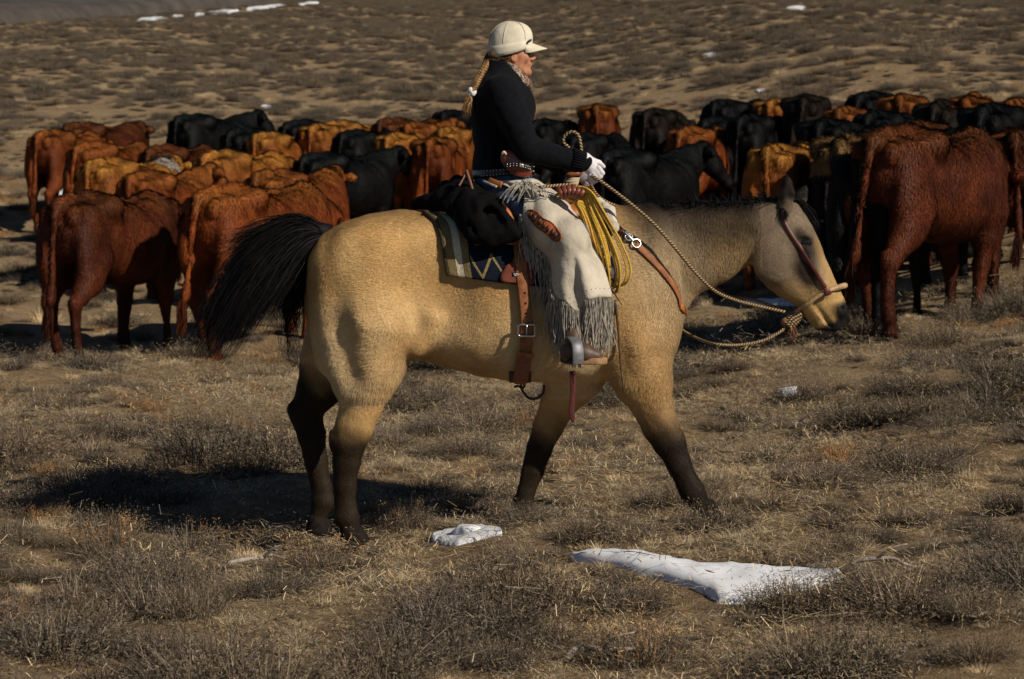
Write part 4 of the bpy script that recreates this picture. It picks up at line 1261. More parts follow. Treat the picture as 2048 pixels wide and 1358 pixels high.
# scarf
sc_m, nt, b = newmat('paisley_silk')
c = ramp(nt, noise(nt, 48, 3, .6, dist=1.5), [(.35, (.018, .010, .008)), (.46, (.12, .03, .035)), (.52, (.33, .25, .14)), (.6, (.03, .02, .018))])
c.node.color_ramp.interpolation = 'CONSTANT'
L(nt, c, b.inputs['Base Color']); b.inputs['Roughness'].default_value = .6
bump(nt, b, noise(nt, 40, 3), .4, .006)
sf2 = Field(P(990, 185, -.12), P(1070, 112, .12), .0065)
for dz, r_, rx in ((0, .021, 1.0), (9, .022, 1.08), (18, .020, 1.16), (27, .018, 1.2)):
    for i in range(20):
        a, b_ = i * math.pi / 10, (i + 1) * math.pi / 10
        q = lambda t: P(1021 + 22 * rx * math.cos(t) + dz * .45, 134 + dz + 11 * math.cos(t), .066 * rx * math.sin(t))
        sf2.cone(q(a), q(b_), r_ * .8, r_ * .8, k=.006)
sf2.cone(P(1040, 150, -.02), P(1050, 168, -.015), .020, .012, k=.01)
sf2.noise(.003, 60, 2)
mk('scarf', *sf2.mesh(1), sc_m, person)

# sweater
sw = Field(P(925, 375, -.36) - np.array([0, 0, .02]), P(1190, 105, .36), .0085)
sw.lo[0] -= 0
sw.chain([P(1003, 172), P(998, 212), P(1000, 265), P(1004, 320), P(1006, 345)], [.10, .122, .122, .126, .126], sy=1.42, k=.04)
sw.ell(P(1004, 184, 0), (.088, .205, .075), k=.06)
sw.ell(P(1035, 218, -.0), (.075, .16, .085), k=.06)             # bust
sw.ell(P(978, 207, 0), (.074, .16, .12), k=.04)                 # upper back
for y in (-1, 1):
    A, B, C = arms[y]
    sw.cone(A, A * .5 + B * .5, .074, .068, k=.04); sw.cone(A * .5 + B * .5, B, .068, .060, k=.012); sw.cone(B, C - np.array([.02, 0, 0]), .060, .043, k=.015)
    sw.cone(C - np.array([.03, 0, 0]), C + np.array([.012, 0, -.002]), .045, .041, k=.012)
for dz in (0, 1, 2):                                            # hem rib and folds at the waist
    sw.cone(P(1003, 326 + dz * 9), P(1004, 330 + dz * 9), .133 - .002 * dz, .133 - .002 * dz, sy=1.40, k=.012)
for (u0, v0, u1, v1) in ((1010, 262, 1060, 318), (1030, 290, 1056, 322)):
    sw.cone(P(u0, v0, -.19), P(u1, v1, -.225), .012, .010, k=.02)
    sw.cone(P(u0, v0 + 8, -.225), P(u1, v1 + 8, -.25), .010, .010, k=.02, op='s')
sw.chain([P(1003, 122), P(1003, 140), P(1003, 160)], [.074, .082, .092], sy=.95, k=.03)  # collar
sw.cone(P(1030, 98), P(1082, 142), .090, .088, sy=1.3, k=.012, op='s')
sw.noise(.005, 14, 3); sw.noise(.0022, 34, 4)
sweater = mk('sweater', *sw.mesh(1), wool, person)
# ribbed cuffs
for y in (-1, 1):
    A, B, C = arms[y]
    d_ = nrmz(C - B)
    parts = []
    s1 = nrmz(np.cross(d_, [0, 1.0, 0])); s2 = np.cross(d_, s1)
    for k_ in range(26):
        a = k_ * 2 * math.pi / 26
        o_ = np.cos(a) * s1 + np.sin(a) * s2
        parts.append(tube(np.array([C - d_ * .055 + o_ * .048, C + d_ * .004 + o_ * .044]), .0048, 5))
    mk('ribbed_cuff', *join(parts), wool, sweater)
# jeans
dm, nt, b = newmat('blue_denim')
c = ramp(nt, noise(nt, 30, 5), [(.3, (.018, .035, .075)), (.7, (.06, .105, .19))])
L(nt, c, b.inputs['Base Color']); b.inputs['Roughness'].default_value = .9; bump(nt, b, noise(nt, 300, 2), .5, .003)
jn = Field((-.22, -.56, .62), (.50, .56, 1.72), .0115)
jn.chain([P(1006, 338), P(1008, 365), P(1008, 392)], [.112, .122, .120], sy=1.42, k=.04)
for y in (-1, 1):
    A, B, C = legs[y]
    jn.cone(A, B, .105, .075, k=.05); jn.cone(B, C + np.array([0, 0, .05]), .072, .055, k=.03)
jn.noise(.006, 22, 1)
jV, jQ = jn.mesh(1)
mk('jeans', jV, jQ, dm, person)
jean_bvh = BVHTree.FromPolygons([tuple(v) for v in jV], [tuple(int(i) for i in q) for q in jQ])
# belt with silver studs, and the leather case on the hip
bel = []
aa = np.linspace(-math.pi, math.pi, 60)
bp_ = np.stack([rb[0] + .134 * np.cos(aa) + .002, .196 * np.sin(aa), np.full(60, uz(343)) + .012 * np.cos(aa)], -1)
belt = mk('belt', *strap(bp_, .036, .005, nrmz(np.stack([np.cos(aa) / .134, np.sin(aa) / .196, 0 * aa], -1))), M('black_belt', (.012, .010, .012), .4, .3, 50, .2), person)
studs = []
for i in range(8, 52):
    for dz in (-.010, .010):
        nn = nrmz(np.array([math.cos(aa[i]) / .134, math.sin(aa[i]) / .196, 0]))
        studs.append(ball(bp_[i] + nn * .007 + np.array([0, 0, dz]), .0035, 6, 4))
mk('studs', *join(studs), steel, belt, kind='stuff')
cs = Field(P(1000, 362, -.31), P(1075, 296, -.18), .005)
cs.chain([P(1018, 318, -.262), P(1035, 330, -.27), P(1052, 341, -.262)], [.036, .034, .030], sy=.3, k=.015)
cs.ell(P(1026, 320, -.265), (.046, .012, .022), ang=-.65, k=.02)
mk('leather_case', *cs.mesh(1), M('case_leather', (.17, .035, .018), .3, .25, 30, .2, 120, spec=.6), person)
cp = spl([P(1008, 332, -.275), P(1028, 329, -.293), P(1048, 332, -.292), P(1062, 337, -.272)], 20)
mk('case_strap', *strap(cp, .020, .004, (0, -1, .1)), bpy.data.materials['black_belt'], bpy.data.objects['leather_case'])
st = [ball(cp[i] + np.array([0, -.008, d]), .0032, 6, 4) for i in range(2, 19, 2) for d in (-.005, .005)] + [ball(cp[11] + np.array([0, -.007, 0]), (.009, .004, .009))]
mk('case_studs', *join(st), steel, bpy.data.objects['leather_case'], kind='stuff')
mk('toggle', *tube(spl([P(1012, 309, -.28), P(1008, 304, -.285), P(1004, 308, -.28)], 10), .006, 7), M('bone', (.5, .4, .3), .5, .2, 40, .1), bpy.data.objects['leather_case'])

# chinks: fringed chaps
suede = M('pale_suede', (.45, .40, .325), .9, .26, 8, .55, 34, .010, spec=.12, sheen=.05)
def chap(sgn):
    #          left edge        right edge      outer y  wrap
    rows = [((992, 362), (1074, 357), -.245, .04), ((1012, 372), (1092, 372), -.285, .10), ((1046, 388), (1128, 398), -.335, .13), ((1046, 420), (1150, 425), -.40, .15), ((1047, 452), (1170, 455), -.452, .16),
            ((1068, 488), (1187, 488), -.480, .15), ((1096, 515), (1199, 515), -.490, .13), ((1104, 540), (1209, 540), -.502, .10), ((1104, 565), (1217, 566), -.512, .08), ((1112, 592), (1225, 594), -.52, .06)]
    A = spl([(*r_[0], 0) for r_ in rows], 46)[:, :2]; B = spl([(*r_[1], 0) for r_ in rows], 46)[:, :2]
    Y = np.interp(np.linspace(0, 9, 46), range(10), [r_[2] for r_ in rows]); Wp = np.interp(np.linspace(0, 9, 46), range(10), [r_[3] for r_ in rows])
    G = []
    for i in range(46):
        t = np.linspace(0, 1, 40)
        s_ = i / 45
        # the lower edge drops to a point
        low = np.interp(t, [0, .18, .36, .46, .5, .75, 1], [0, 12, 32, 24, 8, 0, 0]) * ss(.72, 1, s_)
        fold = .008 * ss(.35, .8, s_) * (np.sin(t * 17 + 1.2 * s_) * .8 + np.sin(t * 9 - 2 * s_)) + .004 * np.sin(t * 5 + s_ * 9)
        crease = .012 * np.exp(-((t - (.30 + .15 * s_)) / .07) ** 2) * ss(.45, .65, s_)
        y_ = Y[i] + Wp[i] * (np.abs(2 * t - 1.0) ** 2.2) + fold + crease
        G.append([P(A[i, 0] * (1 - a) + B[i, 0] * a, A[i, 1] * (1 - a) + B[i, 1] * a + l_, yy) for a, l_, yy in zip(t, low, y_)])
    G = np.array(G)
    for i in range(G.shape[0]):
        for j in range(G.shape[1]):
            d_ = G[i, j] - CAM
            h_ = jean_bvh.ray_cast(Vector(CAM), Vector(d_).normalized())
            if h_[0] is not None and h_[0].y - .014 < G[i, j, 1]:
                G[i, j] = CAM + d_ * ((h_[0].y - .014 - CAM[1]) / d_[1])
    for _ in range(2):
        Y = G[..., 1].copy(); Y[1:-1, 1:-1] = .5 * Y[1:-1, 1:-1] + .125 * (Y[:-2, 1:-1] + Y[2:, 1:-1] + Y[1:-1, :-2] + Y[1:-1, 2:]); G[..., 1] = np.minimum(Y, G[..., 1] + .004)
    G[..., 1] -= .0035 * (1 + fnoise(G.reshape(-1, 3), 16, 3, 3)).reshape(G.shape[:2])
    if sgn > 0: G[..., 1] *= -1
    return G
Gn = chap(-1)
V, F = sheet(Gn, .005)
chaps = mk('chaps', V, F, suede, person)
Gf = chap(1)
mk('far_chap', *sheet(Gf[:, ::-1], .005), suede, chaps)
def fringe(start, n, length, lean, wid, jy=.012, seg=8, r=rng, curl=.011):
    """cut leather strips hanging from points along a line"""
    t = np.sort(r.random(n)); p0 = np.stack([np.interp(t, np.linspace(0, 1, len(start)), start[:, i]) for i in range(3)], -1)
    parts = []
    for i in range(n):
        Lg = length * r.uniform(.75, 1.15)
        s_ = np.linspace(0, 1, seg)
        dx = (lean[0] + r.normal(0, .07)) * Lg; dy = (lean[1] + r.normal(0, .05)) * Lg
        c = p0[i] + np.stack([dx * s_ ** 1.2 + curl * r.normal() * np.sin(s_ * 3 + r.uniform(0, 3)), dy * s_ + jy * r.normal() * s_, -Lg * s_ * (1 - .08 * s_ * r.random())], -1)
        a = r.uniform(-.9, .9)
        nn = np.array([math.sin(a), -math.cos(a), 0.05])
        parts.append(strap(c, wid * r.uniform(.8, 1.15), .0018, nn))
    return join(parts)
fr_parts = []
side = Gn[16:36, 0]; fr_parts.append(fringe(side, 120, .27, (.10, .05), .0034))
fr_parts.append(fringe(side + np.array([.004, .02, 0]), 90, .25, (.08, .06), .0034))
bot = Gn[-1]; fr_parts.append(fringe(bot, 170, .24, (.0, 0.22), .0034)); fr_parts.append(fringe(bot + np.array([0, .02, .01]), 120, .25, (.0, .26), .0034))
lowl = Gn[36:46, 0]; fr_parts.append(fringe(lowl, 80, .26, (.03, .2), .0034))
mk('fringe', *join(fr_parts), M('fringe_suede', (.30, .27, .23), .85, .55, 45, .2), chaps, kind='stuff', smooth=False)  # chap suede darkened: shade among the strands is put into the colour
tie = []
kn0 = P(1052, 366, -.325)
for i in range(30):
    a = rng.uniform(-1.0, 4.0)
    Lg = rng.uniform(.05, .11)
    s_ = np.linspace(0, 1, 7)
    d_ = np.array([math.cos(a) * Lg, -.02, .4 * math.sin(a) * Lg])
    c = kn0 + rng.normal(0, .02, 3) * np.array([1.2, .3, .5]) + s_[:, None] * d_ + np.stack([0 * s_, -.02 * np.sin(s_ * 3), -.07 * s_ ** 2], -1)
    tie.append(strap(c, .0052, .002, (0, -1, .3)))
mk('tie_fringe', *join(tie), bpy.data.materials['fringe_suede'], chaps, kind='stuff', smooth=False)
mk('waist_strap', *strap(spl([P(978, 360, -.225), P(990, 366, -.25), P(1004, 370, -.27)], 10), .030, .005, (-.3, -1, .1)), leather_o, chaps)
mk('waist_tie', *strap(spl([P(966, 362, -.20), P(980, 368, -.25), P(994, 374, -.285)], 10), .011, .003, (-.2, -1, .2)), suede, chaps)
# russet patch with woven slots on the thigh
pc = [(1055, 424), (1062, 419), (1076, 424), (1088, 437), (1104, 445), (1121, 464), (1124, 476), (1117, 483), (1106, 481), (1092, 468), (1076, 457), (1064, 444)]
chap_bvh = BVHTree.FromPolygons([tuple(v) for v in V], [tuple(int(i) for i in q) for q in F[0]])
def onc(u, v, off):
    h_ = hit(u, v, chap_bvh)
    return (h_[0] + h_[1] * off, h_[1]) if h_ else (P(u, v, -.47), np.array([0, -1.0, 0]))
o2 = spl([(a, b, 0) for a, b in pc], 60, True)[:, :2]; c0 = o2.mean(0)
mid_ln = spl([(1060, 428, 0), (1090, 452, 0), (1118, 476, 0)], 60)[:, :2]
rings = []
ctr = np.array([mid_ln[np.argmin(((mid_ln - q) ** 2).sum(1))] for q in o2])
for k_, h_ in ((1, 0), (1, .004), (.9, .0055), (.6, .0055), (.0, .0055)):
    rings.append([onc(*(c_ + (q - c_) * k_), .002)[0] + np.array([0, -h_, 0]) for q, c_ in zip(o2, ctr)])
pt = mk('leather_patch', np.array(rings).reshape(-1, 3), grid_faces(5, 60, True)[:, ::-1], M('patch_leather', (.36, .085, .018), .5, .25, 40, .25), chaps)
for i in range(7):
    t = .08 + .84 * i / 6
    c2 = mid_ln[int(t * 59)]
    q, nn = onc(c2[0], c2[1], .010)
    mk('slot', *box(q, (.013, .004, .030), np.array([[.93, 0, .36], [0, 1, 0], [-.36, 0, .93]])), leather_d, pt)
rim = [onc(*q, .008)[0] for q in ctr + (o2 - ctr) * .82]
mk('stitch_line', *tube(spl(rim, 90, True), .0016, 5, True), leather_d, pt)
# little holes along the chap edges
hl = []
for i in range(14, 46, 2):
    for q in (Gn[i, 2],):
        hl.append(ball(q + np.array([0, -.004, 0]), (.0022, .0015, .0022), 6, 4))
for j in range(2, 40, 3):
    hl.append(ball(Gn[-4, j] + np.array([0, -.004, 0]), (.0022, .0015, .0022), 6, 4))
mk('lacing_holes', *join(hl), bpy.data.materials['hole_dark'], chaps, kind='stuff')

# boots
def boot(sgn):
    f_ = Field(np.array([P(1110, 700)[0], -.66 if sgn < 0 else .34, uz(745)]), np.array([P(1220, 700)[0], -.34 if sgn < 0 else .66, uz(600)]), .007)
    y = .46 * sgn
    y = .505 * sgn
    f_.chain([P(1150, 640, .44 * sgn), P(1148, 672, .465 * sgn), P(1147, 698, .495 * sgn)], [.046, .044, .040], k=.02)
    f_.chain([P(1148, 704, y), P(1170, 707, y), P(1192, 712, y)], [.040, .036, .027], sy=1.12, k=.03)
    f_.cone(P(1135, 709, y), P(1150, 710, y), .030, .032, k=.02)
    V, Q = f_.mesh(1)
    o_ = mk('boot', V, Q, M('boot_leather', (.075, .045, .03), .5, .4, 25, .3) if sgn < 0 else bpy.data.materials['boot_leather'], person)
    out = spl([P(u, 700, 0) + np.array([0, dy, 0]) for u, dy in ((1133, 0), (1138, -.030), (1160, -.034), (1185, -.043), (1200, -.030), (1206, 0), (1200, .030), (1185, .043), (1160, .034), (1138, .030))], 40, True)
    out[:, 1] += y
    G = []
    for k_, z_ in ((.0, P(1170, 728, y)[2]), (.97, P(1170, 728, y)[2]), (1.0, P(1170, 726, y)[2]), (1.0, P(1170, 717, y)[2]), (.96, P(1170, 715, y)[2]), (0, P(1170, 715, y)[2])):
        c = out.mean(0); q = c + (out - c) * k_; q[:, 2] = z_ - .010 * np.clip((q[:, 0] - ux(1170)) / .1, -1, 1) * 0
        G.append(q)
    mk('sole', np.array(G).reshape(-1, 3), grid_faces(6, 40, True), M('tan_sole', (.30, .17, .08), .7, .3, 40, .3) if sgn < 0 else bpy.data.materials['tan_sole'], o_)
boot(-1); boot(1)
# gloves: palm, four fingers and a thumb closed on the rein
def glove(w_, dirn, y_s, name, mat, scale=1.0):
    f_ = Field(w_ + np.array([-.04, -.08, -.12]), w_ + np.array([.11, .08, .08]), .0042)
    d_ = nrmz(np.asarray(dirn, float)); lat = np.array([0, 1.0 * y_s, 0]); dn = np.cross(d_, lat); dn = dn * (1 if dn[2] < 0 else -1)
    pt_ = lambda a, l, n_: w_ + d_ * a * scale + lat * l * scale + dn * n_ * scale
    f_.cone(pt_(-.02, 0, 0), pt_(.012, 0, 0), .036, .034, k=.01)
    f_.cone(pt_(.0, 0, .0), pt_(.045, -.0, .010), .030, .030, sy=.75, k=.015)
    for i, ln in enumerate((.95, 1.05, 1.0, .8)):
        n0 = -.026 + .0175 * i
        k1 = pt_(.052, -.016, n0 + .008); k2 = pt_(.052 + .030 * ln, -.020, n0 + .016); k3 = pt_(.052 + .030 * ln, .008, n0 + .024); k4 = pt_(.052 + .008, .016, n0 + .022)
        f_.chain([k1, k2, k3, k4], [.0115, .0108, .0100, .0090], k=.004)
    f_.chain([pt_(.012, .012, -.026), pt_(.040, .022, -.036), pt_(.066, .012, -.036)], [.013, .0115, .0095], k=.006)
    return mk(name, *f_.mesh(1), mat, person)
glove(arms[-1][2] + np.array([.018, 0, -.004]), (.75, 0, -.65), 1, 'glove', M('white_glove', (.62, .60, .63), .85, .12, 40, .3, 140, .003))
glove(arms[1][2] + np.array([.012, 0, -.006]), (.85, -.2, -.45), -1, 'glove', M('shaded_glove', (.22, .20, .23), .85, .2, 40, .3, 140, .003))  # a white glove too; the far hand's shade is put into its colour
# ------------------------------------------------------------------ the herd
def build_cow(seed, strideh, stridef, headz, tailx, headyaw=0.0):
    """a beef cow facing +x; hips above the origin. returns body mesh and coat"""
    r = np.random.default_rng(seed)
    f = Field((-.95, -.48, -.03), (2.1, .48, 1.52), .021)
    f.loft([(-.50, 1.14, .98, .07), (-.45, 1.23, .84, .16), (-.30, 1.27, .74, .215), (-.1, 1.285, .68, .235), (.1, 1.27, .63, .27), (.35, 1.235, .575, .315), (.6, 1.23, .555, .325), (.85, 1.27, .57, .29), (1.02, 1.30, .61, .245), (1.15, 1.25, .67, .19), (1.24, 1.12, .78, .10)], k=.05, e=2.2)
    # hooks, pins, spine, tail head
    for y in (-1, 1):
        f.ell((-.02, .225 * y, 1.205), (.07, .055, .055), k=.12)
        f.cone((-.02, .22 * y, 1.21), (.02, .06 * y, 1.27), .045, .04, k=.08)
        f.cone((-.02, .24 * y, 1.22), (-.44, .12 * y, 1.17), .035, .04, k=.07)
        f.ell((-.46, .115 * y, 1.15), (.055, .045, .06), k=.05)
        f.ell((-.22, .35 * y, 1.07), (.13, .06, .10), k=.12, op='s')
        f.ell((.14, .36 * y, 1.12), (.13, .06, .09), k=.10, op='s')
        f.ell((-.30, .165 * y, .88), (.19, .105, .30), ang=-.1, k=.07)
        f.ell((.93, .19 * y, .88), (.17, .085, .30), ang=.25, k=.07)
        sh = strideh * y; sf_ = -stridef * y
        f.chain([(-.22, .17 * y, .80), (-.30 + sh * .4, .165 * y, .66), (-.46 + sh * .8, .155 * y, .47), (-.43 + sh, .15 * y, .28), (-.40 + sh * 1.05, .15 * y, .13), (-.37 + sh * 1.05, .15 * y, .08)], [.15, .115, .062, .045, .05, .045], sy=.85, k=.05)
        f.ell((-.50 + sh * .8, .155 * y, .50), (.035, .03, .06), k=.03)
        f.cone((-.37 + sh * 1.05, .15 * y, .035), (-.345 + sh * 1.05, .15 * y, .025), .055, .052, k=.02)
        f.chain([(.93, .18 * y, .78), (.94 + sf_ * .3, .17 * y, .60), (.96 + sf_ * .7, .155 * y, .42), (.955 + sf_ * .95, .15 * y, .25), (.95 + sf_, .15 * y, .12)], [.13, .095, .065, .043, .048], sy=.85, k=.05)
        f.cone((.955 + sf_, .15 * y, .05), (.98 + sf_, .15 * y, .025), .05, .052, k=.02)
    f.chain([(-.25, 0, 1.275), (.0, 0, 1.28), (.4, 0, 1.235), (.7, 0, 1.235), (1.0, 0, 1.285)], [.035, .035, .03, .03, .035], k=.05)
    f.cone((-.30, 0, 1.285), (-.50, 0, 1.24), .045, .04, k=.05)
    # hollow between thighs
    f.cone((-.56, 0, .95), (-.50, 0, .55), .03, .06, k=.08, op='s')
    # brisket, belly, udder hint
    f.cone((1.1, 0, .70), (1.2, 0, .85), .10, .09, k=.06)
    f.ell((-.08, 0, .62), (.15, .11, .09), k=.06)
    # neck and head
    hz = headz; cy, sy_ = math.cos(headyaw), math.sin(headyaw)
    nb = np.array([1.05, 0, 1.08]); pol = np.array([1.42 + .0, .22 * sy_, hz])
    f.chain([nb, nb * .5 + pol * .5, pol], [.20, .155, .115], sy=.7, k=.08)
    f.cone((1.08, 0, .78), pol * .7 + nb * .3 - np.array([0, 0, .12]), .10, .06, sy=.6, k=.08)
    hd_ = np.array([.62 * cy, .62 * sy_, -.62]); hd_ /= np.linalg.norm(hd_)
    lat = np.array([-sy_, cy, 0])
    f.cone(pol, pol + hd_ * .2, .105, .095, sy=.95, k=.05)
    f.cone(pol + hd_ * .2, pol + hd_ * .42, .09, .065, sy=.95, k=.04)
    f.ell(pol + hd_ * .45, (.06, .07, .055), k=.03)
    f.ell(pol + np.array([0, 0, .06]), (.06, .06, .05), k=.04)
    for y in (-1, 1):
        e0 = pol + lat * .09 * y + np.array([-.01, 0, .02])
        e1 = e0 + lat * .15 * y + np.array([-.03, 0, -.015])
        f.cone(e0, e0 * .5 + e1 * .5, .03, .05, k=.02); f.cone(e0 * .5 + e1 * .5, e1, .05, .016, k=.02)
    # tail
    tl = spl([(-.46, 0, 1.255), (-.535, .0, 1.22), (-.57, tailx * .2, 1.05), (-.575, tailx * .5, .82), (-.58, tailx * .85, .60), (-.60, tailx, .45)], 12)
    f.chain(list(tl), [.045, .045, .038, .03, .027, .025, .024, .024, .026, .032, .034, .015], k=.02)
    f.noise(.009, 8, seed % 3); f.noise(.006, 20, seed % 2)
    V, Q = f.mesh(1)
    N = vnormals(V, Q)
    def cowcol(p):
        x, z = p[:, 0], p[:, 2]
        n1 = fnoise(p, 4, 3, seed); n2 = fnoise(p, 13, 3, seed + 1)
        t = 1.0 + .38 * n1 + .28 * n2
        t = t * (1 + .5 * ss(1.12, 1.30, z + .03 * n2))                    # sun-bleached back, with sunlit highlights painted in
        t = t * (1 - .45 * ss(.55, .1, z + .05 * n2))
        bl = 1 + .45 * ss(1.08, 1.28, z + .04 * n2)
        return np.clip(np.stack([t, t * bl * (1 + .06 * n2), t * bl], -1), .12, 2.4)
    pts, nn, _ = scatter(V, Q, 80000, N, r=r)
    d = np.zeros_like(pts) + np.array([-.5, 0, -.85])
    d = d + .4 * np.stack([fnoise(pts, 6, 2, 2), fnoise(pts, 6, 2, 3), fnoise(pts, 6, 2, 4)], -1)
    ln = np.where(pts[:, 2] > 1.1, .045, .030); ln = np.where(pts[:, 2] < .4, .02, ln)
    cv, cf, ci = hairs(pts, nn, d, ln, .0055, .28, .25, r)
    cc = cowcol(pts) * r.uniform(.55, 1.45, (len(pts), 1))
    # switch at the end of the tail
    te = np.array([-.60, tailx, .50])
    sv, sf3 = strands([[te + np.array([0, -.01, .02]), te + np.array([-.01, 0, -.12]), te + np.array([-.005, .02, -.30])], [te + np.array([0, .015, .02]), te + np.array([-.02, .03, -.12]), te + np.array([-.01, .03, -.27])]], 260, 7, .010, .02, 1, r)
    nv = len(cv)
    V2, F2 = join([(cv, cf), (sv, sf3)])
    col2 = np.vstack([cc[ci], np.full((len(sv), 3), .55)]); nr2 = np.vstack([nn[ci], np.tile([-1.0, 0, .1], (len(sv), 1))])
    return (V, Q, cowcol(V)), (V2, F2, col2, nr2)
cow_skin = fur_mat('cow_hide', False, True, .7, .15); cow_hair = fur_mat('cow_coat', True, True, .65, .2)
protos = []
for sd_, sh_, sf_, hz_, tx_, hy_ in ((1, .10, .10, 1.12, .03, 0), (2, -.13, .08, 1.22, -.05, .3), (3, .16, -.12, .98, .08, -.2), (4, -.05, -.12, 1.28, 0, -.5)):
    (V, Q, C), (V2, F2, C2, N2) = build_cow(sd_, sh_, sf_, hz_, tx_, hy_)
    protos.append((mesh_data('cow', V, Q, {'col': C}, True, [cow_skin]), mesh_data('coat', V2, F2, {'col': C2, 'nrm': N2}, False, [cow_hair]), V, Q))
RED = (.19, .042, .008); ORG = (.30, .088, .015); BLOND = (.25, .14, .05); BLACK = (.0042, .0038, .0042); BRN = (.014, .0075, .005); DRED = (.085, .018, .005)  # DRED also puts frame-edge vignetting into the coats of the outer red cows
HIP = 1.31
def place_cow(u, v, proto, yaw, colr, scale=1.0, label='', dmin=13.0, group=None, name='cow', dd=None):
    """the top of the hips shows at pixel u, v; yaw 0 walks straight away, positive turns right"""
    r_ = ray(u, v)
    t = np.arange(dmin, 60, .04)
    p = CAM + r_[None] * t[:, None]
    f = p[:, 2] - gz(p[:, 0], p[:, 1]) - HIP * scale
    sg = np.where((f[:-1] > 0) & (f[1:] <= 0))[0]
    i = sg[0] if len(sg) else int(np.argmin(np.abs(f)))
    x, y = p[i, 0], p[i, 1]
    if dd:
        q = CAM + r_ * (dd / r_[1]); x, y = q[0], q[1]; scale = float((q[2] - gz(x, y)) / HIP)
    o = bpy.data.objects.new(name, protos[proto][0]); COL.objects.link(o)
    o.location = (x, y, float(gz(x, y))); o.scale = (scale,) * 3
    o.rotation_euler = (0, 0, math.pi / 2 - math.radians(yaw * .5))
    o.color = (*colr, 1)
    tag(o, label, 'cow', 'cattle herd walking away')
    c = bpy.data.objects.new('coat', protos[proto][1]); COL.objects.link(c); c.parent = o; c.color = (*colr, 1); c['kind'] = 'stuff'
    return o, y + 11
